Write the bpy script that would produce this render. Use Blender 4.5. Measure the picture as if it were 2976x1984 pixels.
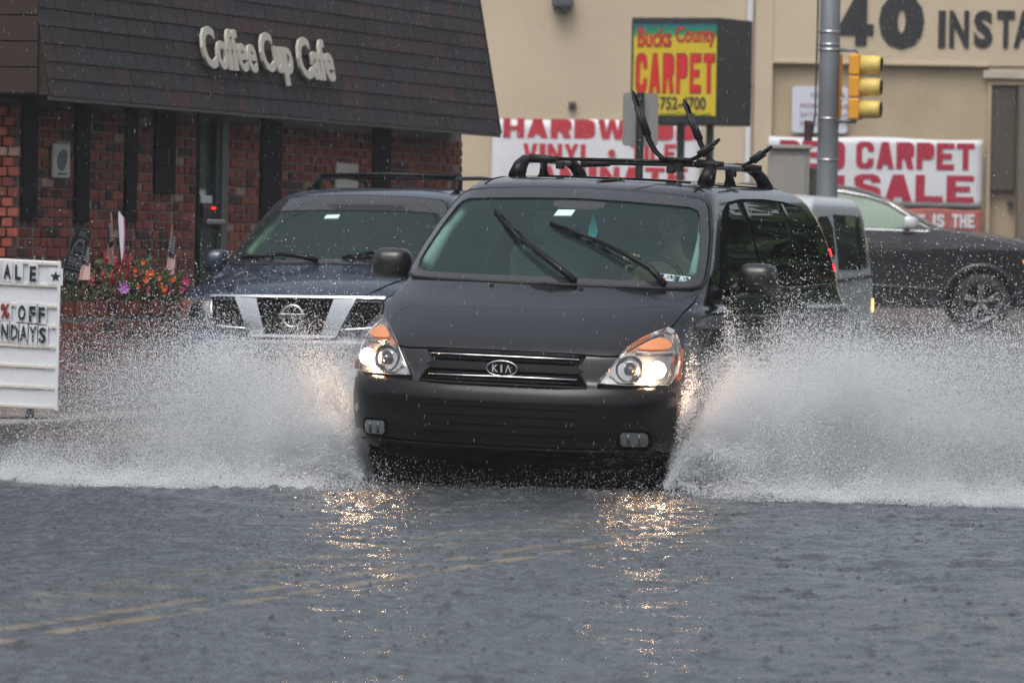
import bpy, bmesh, math, random
import numpy as np
from mathutils import Vector, Matrix, Euler
from mathutils.bvhtree import BVHTree
from mathutils.geometry import delaunay_2d_cdt

for _o in list(bpy.data.objects):
    bpy.data.objects.remove(_o, do_unlink=True)
S = bpy.context.scene
COL = S.collection
rnd = random.Random(7)
RNG = np.random.default_rng(11)
R = math.radians

# ------------------------------------------------------------------ camera, sky, sun, exposure
FPX, CXP, CYP, CAMH, YHOR, ROLL = 17500.0, 1488.0, 992.0, 1.40, 720.0, R(1.0)
pit = math.atan((CYP - YHOR) / FPX)
c_f = Vector((0, math.cos(pit), -math.sin(pit)))
_r0 = Vector((1, 0, 0)); _u0 = Vector((0, math.sin(pit), math.cos(pit)))
c_r = _r0 * math.cos(ROLL) + _u0 * math.sin(ROLL)
c_u = -_r0 * math.sin(ROLL) + _u0 * math.cos(ROLL)
cam_d = bpy.data.cameras.new('camera')
cam = bpy.data.objects.new('camera', cam_d); COL.objects.link(cam)
mm = Matrix((c_r, c_u, -c_f)).transposed().to_4x4()
mm.translation = Vector((0, 0, CAMH))
cam.matrix_world = mm
cam_d.sensor_width = 36.0
cam_d.lens = FPX / 2976.0 * 36.0
cam_d.clip_start = 0.5
cam_d.clip_end = 3000
cam_d.dof.use_dof = True
cam_d.dof.focus_distance = 35.3
cam_d.dof.aperture_fstop = 6.8
S.camera = cam

W = bpy.data.worlds.new('World'); S.world = W; W.use_nodes = True
nt = W.node_tree; nt.nodes.clear()
sky = nt.nodes.new('ShaderNodeTexSky'); sky.sky_type = 'NISHITA'; sky.sun_disc = False
SUN_EL, SUN_ROT = R(62), R(200)
sky.sun_elevation = SUN_EL; sky.sun_rotation = SUN_ROT
sky.air_density = 1.0; sky.dust_density = 6.0; sky.ozone_density = 1.0
hs = nt.nodes.new('ShaderNodeHueSaturation'); hs.inputs['Saturation'].default_value = 0.42
bg = nt.nodes.new('ShaderNodeBackground'); bg.inputs['Strength'].default_value = 0.15
wo = nt.nodes.new('ShaderNodeOutputWorld')
nt.links.new(sky.outputs[0], hs.inputs['Color']); nt.links.new(hs.outputs[0], bg.inputs['Color'])
nt.links.new(bg.outputs[0], wo.inputs['Surface'])

sd = bpy.data.lights.new('sun', 'SUN'); sd.energy = 0.5; sd.angle = R(40); sd.color = (1.0, 0.98, 0.95)
sun = bpy.data.objects.new('sun', sd); COL.objects.link(sun)
# direction towards the sun for the Nishita sky: rotation measured from +Y towards +X
sv = Vector((math.sin(SUN_ROT) * math.cos(SUN_EL), math.cos(SUN_ROT) * math.cos(SUN_EL), math.sin(SUN_EL)))
sun.rotation_euler = sv.to_track_quat('Z', 'Y').to_euler()

S.view_settings.view_transform = 'Standard'; S.view_settings.look = 'None'
S.view_settings.gamma = 1.0; S.view_settings.use_curve_mapping = False
S.view_settings.exposure = 0.22
S.render.engine = 'CYCLES'
cy = S.cycles
cy.use_denoising = True; cy.denoising_prefilter = 'NONE'
cy.max_bounces = 10; cy.diffuse_bounces = 4; cy.glossy_bounces = 5; cy.transmission_bounces = 6
cy.transparent_max_bounces = 16; cy.sample_clamp_indirect = 60.0; cy.sample_clamp_direct = 0
cy.volume_bounces = 0; cy.volume_step_rate = 10
cy.caustics_reflective = False; cy.caustics_refractive = False

# ------------------------------------------------------------------ helpers
def at(px, py, Y):
    """pixel of the 2976 px photograph -> point at world depth Y"""
    d = c_f + c_r * ((px - CXP) / FPX) - c_u * ((py - CYP) / FPX)
    return Vector((0, 0, CAMH)) + d * (Y / d.y)

def tag(o, label=None, cat=None, group=None, kind=None):
    if label: o['label'] = label
    if cat: o['category'] = cat
    if group: o['group'] = group
    if kind: o['kind'] = kind
    return o

def empty(name, loc=(0, 0, 0), rot=(0, 0, 0), parent=None):
    o = bpy.data.objects.new(name, None); COL.objects.link(o)
    o.location = loc; o.rotation_euler = rot
    o.empty_display_size = 0.2
    if parent: o.parent = parent
    return o

def link(name, me, mat=None, parent=None):
    o = bpy.data.objects.new(name, me); COL.objects.link(o)
    if mat is not None and not me.materials:
        me.materials.append(mat)
    if parent: o.parent = parent
    return o

def mesh(name, verts, faces, mat=None, parent=None, smooth=False):
    me = bpy.data.meshes.new(name); me.from_pydata([tuple(v) for v in verts], [], faces); me.update()
    if smooth:
        me.polygons.foreach_set('use_smooth', [True] * len(me.polygons))
    return link(name, me, mat, parent)

class MB:
    def __init__(s): s.v = []; s.f = []
    def add(s, v, f):
        b = len(s.v); s.v += [tuple(x) for x in v]; s.f += [tuple(i + b for i in q) for q in f]; return s
    def box(s, c, d, rot=None):
        x, y, z = d[0] / 2, d[1] / 2, d[2] / 2
        vs = [Vector(p) for p in ((-x,-y,-z),(x,-y,-z),(x,y,-z),(-x,y,-z),(-x,-y,z),(x,-y,z),(x,y,z),(-x,y,z))]
        if rot is not None: vs = [rot @ v for v in vs]
        c = Vector(c)
        return s.add([v + c for v in vs], [(3,2,1,0),(4,5,6,7),(0,1,5,4),(1,2,6,5),(2,3,7,6),(3,0,4,7)])
    def tube(s, pts, r, n=8, cap=True, flat=1.0):
        pts = [Vector(p) for p in pts]; rs = r if isinstance(r, (list, tuple)) else [r] * len(pts)
        vs, fs = [], []; prev = None
        for i, p in enumerate(pts):
            t = (pts[min(i + 1, len(pts) - 1)] - pts[max(i - 1, 0)])
            t = t.normalized() if t.length > 1e-9 else Vector((0, 0, 1))
            if prev is None:
                a = t.orthogonal().normalized()
            else:
                a = (prev - t * prev.dot(t)); a = a.normalized() if a.length > 1e-6 else t.orthogonal().normalized()
            prev = a; b = t.cross(a)
            for k in range(n):
                th = 2 * math.pi * k / n
                vs.append(p + (a * math.cos(th) + b * math.sin(th) * flat) * rs[i])
        for i in range(len(pts) - 1):
            for k in range(n):
                k2 = (k + 1) % n
                fs.append((i * n + k, i * n + k2, (i + 1) * n + k2, (i + 1) * n + k))
        if cap:
            fs.append(tuple(range(n - 1, -1, -1))); fs.append(tuple((len(pts) - 1) * n + k for k in range(n)))
        return s.add(vs, fs)
    def lathe(s, prof, n=24, axis='Z', c=(0, 0, 0)):
        """prof: list of (radius, height)"""
        vs, fs = [], []; c = Vector(c)
        for (r, h) in prof:
            for k in range(n):
                th = 2 * math.pi * k / n; a, b = r * math.cos(th), r * math.sin(th)
                v = {'Z': (a, b, h), 'Y': (a, h, b), 'X': (h, a, b)}[axis]
                vs.append(c + Vector(v))
        for i in range(len(prof) - 1):
            for k in range(n):
                k2 = (k + 1) % n
                fs.append((i * n + k, i * n + k2, (i + 1) * n + k2, (i + 1) * n + k))
        return s.add(vs, fs)
    def prism(s, poly, d, frame):
        """poly 2D (u,v), frame=(origin, U, V, N), thickness d along N"""
        o, U, V, N = frame; n = len(poly)
        a = [o + U * p[0] + V * p[1] for p in poly]; b = [q + N * d for q in a]
        return s.add(a + b, [tuple(range(n - 1, -1, -1)), tuple(range(n, 2 * n))] + [(i, (i + 1) % n, (i + 1) % n + n, i + n) for i in range(n)])
    def build(s, name, mat=None, parent=None, smooth=False, bevel=0, seg=2, auto=False):
        me = bpy.data.meshes.new(name); me.from_pydata(s.v, [], s.f); me.update()
        bm = bmesh.new(); bm.from_mesh(me); bmesh.ops.recalc_face_normals(bm, faces=bm.faces); bm.to_mesh(me); bm.free()
        if smooth: me.polygons.foreach_set('use_smooth', [True] * len(me.polygons))
        o = link(name, me, mat, parent)
        if bevel:
            m = o.modifiers.new('b', 'BEVEL'); m.width = bevel; m.segments = seg; m.limit_method = 'ANGLE'
        return o

# ------------------------------------------------------------------ materials
MT = {}
def mat(name, col, rough=0.5, metal=0.0, coat=0.0, coat_r=0.05, noise=0.0, nscale=20.0, bump=0.0, bscale=60.0,
        emit=None, estr=0.0, spec=0.5, ior=1.45, beads=0.0, rnoise=0.0):
    if name in MT: return MT[name]
    m = bpy.data.materials.new(name); m.use_nodes = True; t = m.node_tree; b = t.nodes['Principled BSDF']
    b.inputs['Base Color'].default_value = (*col, 1); b.inputs['Roughness'].default_value = rough
    b.inputs['Metallic'].default_value = metal; b.inputs['Coat Weight'].default_value = coat
    b.inputs['Coat Roughness'].default_value = coat_r; b.inputs['Specular IOR Level'].default_value = spec
    b.inputs['IOR'].default_value = ior
    tc = t.nodes.new('ShaderNodeTexCoord')
    if noise or rnoise:
        n = t.nodes.new('ShaderNodeTexNoise'); n.inputs['Scale'].default_value = nscale; n.inputs['Detail'].default_value = 6
        t.links.new(tc.outputs['Object'], n.inputs['Vector'])
        if noise:
            mx = t.nodes.new('ShaderNodeMix'); mx.data_type = 'RGBA'
            mx.inputs['A'].default_value = (*[c * (1 - noise) for c in col], 1); mx.inputs['B'].default_value = (*[min(1, c * (1 + noise)) for c in col], 1)
            t.links.new(n.outputs['Fac'], mx.inputs['Factor']); t.links.new(mx.outputs['Result'], b.inputs['Base Color'])
        if rnoise:
            mr = t.nodes.new('ShaderNodeMapRange'); mr.inputs['From Min'].default_value = .3; mr.inputs['From Max'].default_value = .7
            mr.inputs['To Min'].default_value = max(0, rough - rnoise); mr.inputs['To Max'].default_value = rough + rnoise
            t.links.new(n.outputs['Fac'], mr.inputs['Value']); t.links.new(mr.outputs[0], b.inputs['Roughness'])
    last = None
    if bump:
        n2 = t.nodes.new('ShaderNodeTexNoise'); n2.inputs['Scale'].default_value = bscale; n2.inputs['Detail'].default_value = 5
        t.links.new(tc.outputs['Object'], n2.inputs['Vector'])
        bp = t.nodes.new('ShaderNodeBump'); bp.inputs['Strength'].default_value = bump; bp.inputs['Distance'].default_value = 0.01
        t.links.new(n2.outputs['Fac'], bp.inputs['Height']); last = bp
    if beads:
        v = t.nodes.new('ShaderNodeTexVoronoi'); v.inputs['Scale'].default_value = 55; v.inputs['Randomness'].default_value = 1
        t.links.new(tc.outputs['Object'], v.inputs['Vector'])
        mr = t.nodes.new('ShaderNodeMapRange'); mr.inputs['From Min'].default_value = 0.0; mr.inputs['From Max'].default_value = 0.32
        mr.inputs['To Min'].default_value = 1; mr.inputs['To Max'].default_value = 0; mr.interpolation_type = 'SMOOTHSTEP'
        t.links.new(v.outputs['Distance'], mr.inputs['Value'])
        bp = t.nodes.new('ShaderNodeBump'); bp.inputs['Strength'].default_value = beads; bp.inputs['Distance'].default_value = 0.004
        t.links.new(mr.outputs[0], bp.inputs['Height'])
        gm = t.nodes.new('ShaderNodeNewGeometry'); sx = t.nodes.new('ShaderNodeSeparateXYZ'); t.links.new(gm.outputs['Normal'], sx.inputs[0])
        ms = t.nodes.new('ShaderNodeMapRange'); ms.inputs['From Min'].default_value = .25; ms.inputs['From Max'].default_value = .8; ms.inputs['To Min'].default_value = beads * .12; ms.inputs['To Max'].default_value = beads
        t.links.new(sx.outputs['Z'], ms.inputs['Value']); t.links.new(ms.outputs[0], bp.inputs['Strength'])
        if last: t.links.new(last.outputs[0], bp.inputs['Normal'])
        last = bp
    if last:
        t.links.new(last.outputs[0], b.inputs['Normal']); t.links.new(last.outputs[0], b.inputs['Coat Normal'])
    if emit:
        b.inputs['Emission Color'].default_value = (*emit, 1); b.inputs['Emission Strength'].default_value = estr
    MT[name] = m; return m

def glass(name, tint, ior=1.5, rough=0.0, gl=(1, 1, 1), boost=1.0, haze=None, hazew=0.0):
    """thin pane: fresnel mix of tinted see-through and a mirror"""
    if name in MT: return MT[name]
    m = bpy.data.materials.new(name); m.use_nodes = True; t = m.node_tree; t.nodes.clear()
    o = t.nodes.new('ShaderNodeOutputMaterial'); tr = t.nodes.new('ShaderNodeBsdfTransparent'); tr.inputs[0].default_value = (*tint, 1)
    g = t.nodes.new('ShaderNodeBsdfGlossy'); g.inputs['Roughness'].default_value = rough; g.inputs['Color'].default_value = (*gl, 1)
    fr = t.nodes.new('ShaderNodeFresnel'); fr.inputs[0].default_value = ior
    mu = t.nodes.new('ShaderNodeMath'); mu.operation = 'MULTIPLY'; mu.inputs[1].default_value = boost; mu.use_clamp = True
    mx = t.nodes.new('ShaderNodeMixShader')
    t.links.new(fr.outputs[0], mu.inputs[0]); t.links.new(mu.outputs[0], mx.inputs[0])
    src = tr.outputs[0]
    if haze:
        df = t.nodes.new('ShaderNodeBsdfDiffuse'); df.inputs[0].default_value = (*haze, 1)
        m2 = t.nodes.new('ShaderNodeMixShader'); m2.inputs[0].default_value = hazew
        t.links.new(tr.outputs[0], m2.inputs[1]); t.links.new(df.outputs[0], m2.inputs[2]); src = m2.outputs[0]
    t.links.new(src, mx.inputs[1]); t.links.new(g.outputs[0], mx.inputs[2]); t.links.new(mx.outputs[0], o.inputs[0])
    MT[name] = m; return m

def text_part(name, body, box, frame, mat_, parent, extrude=0.004, offset=0.0, shear=0.0, bevel=0.0, smallcaps=False):
    """text fitted into box=(u0,u1,v0,v1) of frame=(origin,U,V,N); becomes one mesh"""
    cu = bpy.data.curves.new('t', 'FONT'); cu.body = body; cu.size = 1; cu.extrude = 0.0; cu.offset = offset; cu.shear = shear
    cu.resolution_u = 3
    ob = bpy.data.objects.new('t', cu); COL.objects.link(ob)
    dg = bpy.context.evaluated_depsgraph_get(); me0 = ob.evaluated_get(dg).to_mesh()
    v = np.array([p.co[:] for p in me0.vertices]); polys = [tuple(p.vertices) for p in me0.polygons]
    ob.evaluated_get(dg).to_mesh_clear(); bpy.data.objects.remove(ob); bpy.data.curves.remove(cu)
    u0, u1, v0, v1 = box
    mn, mx = v.min(0), v.max(0)
    uu = u0 + (v[:, 0] - mn[0]) / (mx[0] - mn[0]) * (u1 - u0); vv = v0 + (v[:, 1] - mn[1]) / (mx[1] - mn[1]) * (v1 - v0)
    o, U, V, N = frame
    me = bpy.data.meshes.new(name)
    me.from_pydata([tuple(o + U * a + V * b + N * extrude) for a, b in zip(uu, vv)], [], polys)
    bm = bmesh.new(); bm.from_mesh(me)
    bmesh.ops.remove_doubles(bm, verts=bm.verts, dist=1e-5)
    be = [e for e in bm.edges if len(e.link_faces) == 1]
    ret = bmesh.ops.extrude_edge_only(bm, edges=be)
    for g in ret['geom']:
        if isinstance(g, bmesh.types.BMVert): g.co -= N * extrude
    bmesh.ops.recalc_face_normals(bm, faces=bm.faces)
    bm.to_mesh(me); bm.free()
    return link(name, me, mat_, parent)

# heavy block capitals, cut from polygons in a unit box
_RH = [(.5, 1), (.72, 1), (.92, .93), (1, .8), (1, .2), (.92, .07), (.72, 0), (.5, 0), (.5, .19), (.58, .2), (.66, .3), (.66, .7), (.58, .8), (.5, .81)]
_LH = [(1 - x, y) for x, y in _RH]
_ST = [(0, 0), (.34, 0), (.34, 1), (0, 1)]
_PB = [(.3, 1), (.75, 1), (.94, .93), (1, .84), (1, .54), (.94, .44), (.75, .37), (.3, .37), (.3, .55), (.6, .55), (.68, .61), (.68, .76), (.6, .82), (.3, .82)]
def _bar(x0, x1, y0, y1): return [(x0, y0), (x1, y0), (x1, y1), (x0, y1)]
GLY = {
 'E': [_ST, _bar(0, 1, 0, .21), _bar(0, .86, .40, .60), _bar(0, 1, .79, 1)], 'L': [_ST, _bar(0, 1, 0, .22)], 'T': [_bar(.33, .67, 0, 1), _bar(0, 1, .78, 1)],
 'I': [_bar(0, 1, 0, 1)], 'H': [_ST, _bar(.66, 1, 0, 1), _bar(0, 1, .39, .61)],
 'D': [_ST, [(.3, 1), (.65, 1), (.9, .93), (1, .78), (1, .22), (.9, .07), (.65, 0), (.3, 0), (.3, .2), (.55, .2), (.66, .3), (.66, .7), (.55, .8), (.3, .8)]],
 'O': [_RH, _LH], '0': [_RH, _LH],
 'C': [_LH, [(.5, 1), (.72, 1), (.92, .93), (1, .8), (1, .62), (.67, .62), (.66, .7), (.58, .8), (.5, .81)], [(.5, 0), (.72, 0), (.92, .07), (1, .2), (1, .38), (.67, .38), (.66, .3), (.58, .2), (.5, .19)]],
 'P': [_ST, _PB], 'R': [_ST, _PB, [(.42, .45), (.78, .42), (.86, .38), (1, 0), (.64, 0)]],
 'A': [[(0, 0), (.30, 1), (.70, 1), (1, 0), (.67, 0), (.5, .70), (.33, 0)], [(.22, .17), (.78, .17), (.70, .37), (.30, .37)]],
 'V': [[(0, 1), (.34, 1), (.5, .32), (.66, 1), (1, 1), (.70, 0), (.30, 0)]],
 'W': [[(0, 1), (.23, 1), (.30, .40), (.40, 1), (.60, 1), (.70, .40), (.77, 1), (1, 1), (.85, 0), (.60, 0), (.50, .55), (.40, 0), (.15, 0)]],
 'N': [_bar(0, .31, 0, 1), _bar(.69, 1, 0, 1), [(0, 1), (.32, 1), (1, 0), (.68, 0)]],
 'M': [_bar(0, .25, 0, 1), _bar(.75, 1, 0, 1), [(0, 1), (.28, 1), (.5, .45), (.72, 1), (1, 1), (.62, .05), (.38, .05)]],
 'Y': [[(0, 1), (.34, 1), (.5, .68), (.66, 1), (1, 1), (.67, .42), (.67, 0), (.33, 0), (.33, .42)]],
 'S': [[(.98, .68), (.98, .80), (.90, .93), (.72, 1), (.28, 1), (.08, .93), (.02, .82), (.02, .64), (.10, .53), (.28, .46), (.62, .37), (.66, .29), (.60, .19), (.40, .19), (.34, .32), (0, .32), (.02, .18), (.10, .07), (.28, 0), (.72, 0), (.92, .07), (1, .20), (1, .40), (.92, .50), (.75, .56), (.38, .64), (.34, .72), (.40, .81), (.60, .81), (.66, .68)]],
 '4': [_bar(.45, .80, 0, 1), _bar(0, 1, .20, .42), [(.45, 1), (.45, .66), (.30, .42), (0, .42)]],
}
def block_word(name, s, box, frame, m, ex, parent_fn, gap=.13):
    u0, u1, v0, v1 = box; wt = [{'I': .42, 'W': 1.35, 'M': 1.3}.get(c, 1.0) for c in s]
    tot = sum(wt) + gap * (len(s) - 1); k = (u1 - u0) / tot; x = u0; O, U, V, N = frame
    for c, w in zip(s, wt):
        vs, fs = [], []
        for pl in GLY[c]:
            b = len(vs); vs += [Vector(p) for p in pl]; fs.append(list(range(b, b + len(pl))))
        r = delaunay_2d_cdt(vs, [], fs, 1, 1e-5)
        me = bpy.data.meshes.new(name); me.from_pydata([tuple(O + U * (x + p.x * w * k) + V * (v0 + p.y * (v1 - v0)) + N * ex) for p in r[0]], [], [tuple(f) for f in r[2]])
        bm = bmesh.new(); bm.from_mesh(me); be = [e for e in bm.edges if len(e.link_faces) == 1]; ret = bmesh.ops.extrude_edge_only(bm, edges=be)
        for g in ret['geom']:
            if isinstance(g, bmesh.types.BMVert): g.co -= N * ex
        bmesh.ops.recalc_face_normals(bm, faces=bm.faces); bm.to_mesh(me); bm.free()
        parent_fn(link(name, me, m)); x += (w + gap) * k

# ------------------------------------------------------------------ vehicle shells: stacked plan outlines
def pchip(xs, ys, x):
    xs = np.asarray(xs, float); ys = np.asarray(ys, float); h = np.diff(xs); d = np.diff(ys) / h; n = len(xs)
    m = np.zeros(n); m[0], m[-1] = d[0], d[-1]
    for i in range(1, n - 1):
        if d[i - 1] * d[i] > 0:
            w1, w2 = 2 * h[i] + h[i - 1], h[i] + 2 * h[i - 1]
            m[i] = (w1 + w2) / (w1 / d[i - 1] + w2 / d[i])
    i = np.clip(np.searchsorted(xs, x) - 1, 0, n - 2); t = (x - xs[i]) / h[i]
    return ((1 + 2 * t) * (1 - t) ** 2) * ys[i] + t * (1 - t) ** 2 * h[i] * m[i] + t * t * (3 - 2 * t) * ys[i + 1] + t * t * (t - 1) * h[i] * m[i + 1]

class Shell:
    def __init__(s, rows, sub=5, QF=16, SD=34, QR=9):
        """rows: (z, yf, cf, nf, w, yr, cr, nr)"""
        rows = np.array(rows, float); n = len(rows); t = np.linspace(0, n - 1, (n - 1) * sub + 1)
        T = np.stack([pchip(np.arange(n), rows[:, k], t) for k in range(rows.shape[1])], 1)
        V = []; half = QF + SD + QR
        for z, yf, cf, nf, w, yr, cr, nr in T:
            pts = []
            for k in range(QF + 1):
                a = k / QF * math.pi / 2
                pts.append((w * math.sin(a) ** (2 / nf), yf + cf * (1 - math.cos(a) ** (2 / nf))))
            ys, ye = yf + cf, yr - cr
            for k in range(1, SD): pts.append((w, ys + (ye - ys) * k / SD))
            for k in range(QR + 1):
                a = (1 - k / QR) * math.pi / 2
                pts.append((w * math.sin(a) ** (2 / nr) if k < QR else 0.0, yr - cr * (1 - math.cos(a) ** (2 / nr))))
            pts[0] = (0.0, yf)
            full = pts + [(-x, y) for x, y in pts[-2:0:-1]]
            V.append([(x, y, z) for x, y in full])
        M = len(V[0]); s.M = M; s.L = len(V)
        s.v = [p for row in V for p in row]
        s.f = [(i * M + j, i * M + (j + 1) % M, (i + 1) * M + (j + 1) % M, (i + 1) * M + j) for i in range(s.L - 1) for j in range(M)]
        # cap
        top = V[-1]; c = len(s.v); s.v.append((0, sum(p[1] for p in top) / M, top[0][2] + 0.002))
        for j in range(M): s.f.append(((s.L - 1) * M + j, (s.L - 1) * M + (j + 1) % M, c))
        s.bvh = BVHTree.FromPolygons([Vector(v) for v in s.v], s.f)
    def hit(s, axis, u, v):
        if axis == 'F': r = s.bvh.ray_cast(Vector((u, -5, v)), Vector((0, 1, 0)))
        elif axis == 'B': r = s.bvh.ray_cast(Vector((u, 12, v)), Vector((0, -1, 0)))
        elif axis == 'L': r = s.bvh.ray_cast(Vector((5, u, v)), Vector((-1, 0, 0)))    # u = y, v = z, vehicle's left = +x
        elif axis == 'R': r = s.bvh.ray_cast(Vector((-5, u, v)), Vector((1, 0, 0)))
        else: r = s.bvh.ray_cast(Vector((u, v, 6)), Vector((0, 0, -1)))
        return (r[0], r[1]) if r[0] is not None else (None, None)
    def body(s, name, m, parent, cut=None):
        fs = s.f
        if cut:
            V = s.v
            keep = []
            for q in fs:
                c = [sum(V[i][k] for i in q) / len(q) for k in range(3)]
                if not cut(c, [V[i] for i in q]): keep.append(q)
            fs = keep
        o = mesh(name, s.v, fs, m, parent, smooth=True)
        bm = bmesh.new(); bm.from_mesh(o.data); bmesh.ops.delete(bm, geom=[v for v in bm.verts if not v.link_faces], context='VERTS')
        bmesh.ops.recalc_face_normals(bm, faces=bm.faces)
        bm.to_mesh(o.data); bm.free()
        return o
    def patch(s, name, poly, axis, m, parent, lift=0.006, depth=0.012, res=0.05, holes=(), hit2=None):
        """outline poly projected on the shell, standing proud by lift, with a turned-down rim"""
        poly = [Vector(p) for p in poly]
        dense = []
        n = len(poly)
        for i in range(n):
            a, b = poly[i], poly[(i + 1) % n]; k = max(1, int((b - a).length / res))
            dense += [a.lerp(b, j / k) for j in range(k)]
        xs = [p.x for p in dense]; ys = [p.y for p in dense]
        inner = []
        x = min(xs) + res * .5
        def inside(p, pg):
            c = False; j = len(pg) - 1
            for i in range(len(pg)):
                if (pg[i].y > p.y) != (pg[j].y > p.y) and p.x < (pg[j].x - pg[i].x) * (p.y - pg[i].y) / (pg[j].y - pg[i].y) + pg[i].x: c = not c
                j = i
            return c
        while x < max(xs):
            y = min(ys) + res * .5
            while y < max(ys):
                q = Vector((x, y))
                if inside(q, dense) and min((q - d).length for d in dense) > res * .45: inner.append(q)
                y += res
            x += res
        vs = dense + inner; ed = [(i, (i + 1) % len(dense)) for i in range(len(dense))]
        hl = []
        for h in holes:
            h = [Vector(p) for p in h]; hd = []
            for i in range(len(h)):
                a, b = h[i], h[(i + 1) % len(h)]; k = max(1, int((b - a).length / res)); hd += [a.lerp(b, j / k) for j in range(k)]
            b0 = len(vs); vs += hd; ed += [(b0 + i, b0 + (i + 1) % len(hd)) for i in range(len(hd))]; hl.append(hd)
        r = delaunay_2d_cdt(vs, ed, [], 1, 1e-6)
        rv, rf = r[0], [f for f in r[2]]
        if hl:
            def cen(f): return sum((rv[i] for i in f), Vector((0, 0))) / len(f)
            rf = [f for f in rf if not any(inside(cen(f), hd) for hd in hl) and inside(cen(f), dense)]
        out = []; nm = []
        for p in rv:
            h, nn = s.hit(axis, p.x, p.y)
            if h is None:
                q = p.copy(); cen0 = sum(dense, Vector((0, 0))) / len(dense)
                for _ in range(12):
                    q = q.lerp(cen0, .06); h, nn = s.hit(axis, q.x, q.y)
                    if h is not None: break
                if h is None: h, nn = Vector((0, 0, 0)), Vector((0, 0, 1))
            d = {'F': Vector((0, -1, 0)), 'B': Vector((0, 1, 0)), 'L': Vector((1, 0, 0)), 'R': Vector((-1, 0, 0)), 'T': Vector((0, 0, 1))}[axis]
            if nn.dot(d) < 0: nn = -nn
            nn = (nn + d * .3).normalized()
            out.append(h + nn * lift); nm.append(nn)
        me = bpy.data.meshes.new(name); me.from_pydata([tuple(v) for v in out], [], rf); me.update()
        bm = bmesh.new(); bm.from_mesh(me); bm.verts.ensure_lookup_table()
        be = [e for e in bm.edges if len(e.link_faces) == 1]
        mp = {v: nm[v.index] for v in bm.verts}
        idx = {tuple(round(c, 5) for c in v.co): v for v in bm.verts}
        ret = bmesh.ops.extrude_edge_only(bm, edges=be)
        rim = {g for g in ret['geom'] if isinstance(g, bmesh.types.BMFace)}
        for g in ret['geom']:
            if isinstance(g, bmesh.types.BMVert):
                src = idx.get(tuple(round(c, 5) for c in g.co)); g.co -= (mp[src] if src in mp else Vector((0, 0, 1))) * depth
        bmesh.ops.recalc_face_normals(bm, faces=bm.faces)
        # orientation: make sure faces look outward
        d = {'F': Vector((0, -1, 0)), 'B': Vector((0, 1, 0)), 'L': Vector((1, 0, 0)), 'R': Vector((-1, 0, 0)), 'T': Vector((0, 0, 1))}[axis]
        if sum(f.normal.dot(d) * f.calc_area() for f in bm.faces) < 0: bmesh.ops.reverse_faces(bm, faces=bm.faces)
        for f in bm.faces: f.smooth = f not in rim
        for f in rim:
            for e in f.edges: e.smooth = False
        bm.to_mesh(me); bm.free()
        return link(name, me, m, parent)
    def line(s, name, pts, axis, r, m, parent, lift=0.0, closed=False, n=6, res=0.06, flat=1.0):
        """strip following the shell surface"""
        pts = [Vector(p) for p in pts]
        if closed: pts = pts + [pts[0]]
        d = []
        for a, b in zip(pts[:-1], pts[1:]):
            k = max(1, int((b - a).length / res)); d += [a.lerp(b, j / k) for j in range(k)]
        d.append(pts[-1]); out = []
        for p in d:
            h, nn = s.hit(axis, p.x, p.y)
            if h is None: continue
            if nn.dot(Vector((0, -1, .5))) < 0 and axis == 'F': nn = -nn
            if axis == 'L' and nn.x < 0: nn = -nn
            if axis == 'R' and nn.x > 0: nn = -nn
            if axis == 'T' and nn.z < 0: nn = -nn
            out.append(h + nn * lift)
        return MB().tube(out, r, n=n).build(name, m, parent, smooth=True)

def rrect(x0, x1, y0, y1, r, n=4):
    out = []
    for cx, cy, a0 in ((x1 - r, y0 + r, -90), (x1 - r, y1 - r, 0), (x0 + r, y1 - r, 90), (x0 + r, y0 + r, 180)):
        for k in range(n + 1):
            a = R(a0 + 90 * k / n); out.append((cx + r * math.cos(a), cy + r * math.sin(a)))
    return out
def mir(p): return [(-x, y) for x, y in p]
def smoothpoly(pts, it=2, keep=()):
    for _ in range(it):
        out = []
        n = len(pts)
        for i in range(n):
            a, b = pts[i], pts[(i + 1) % n]
            out += [(a[0] * .75 + b[0] * .25, a[1] * .75 + b[1] * .25), (a[0] * .25 + b[0] * .75, a[1] * .25 + b[1] * .75)]
        pts = out
    return pts

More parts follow.
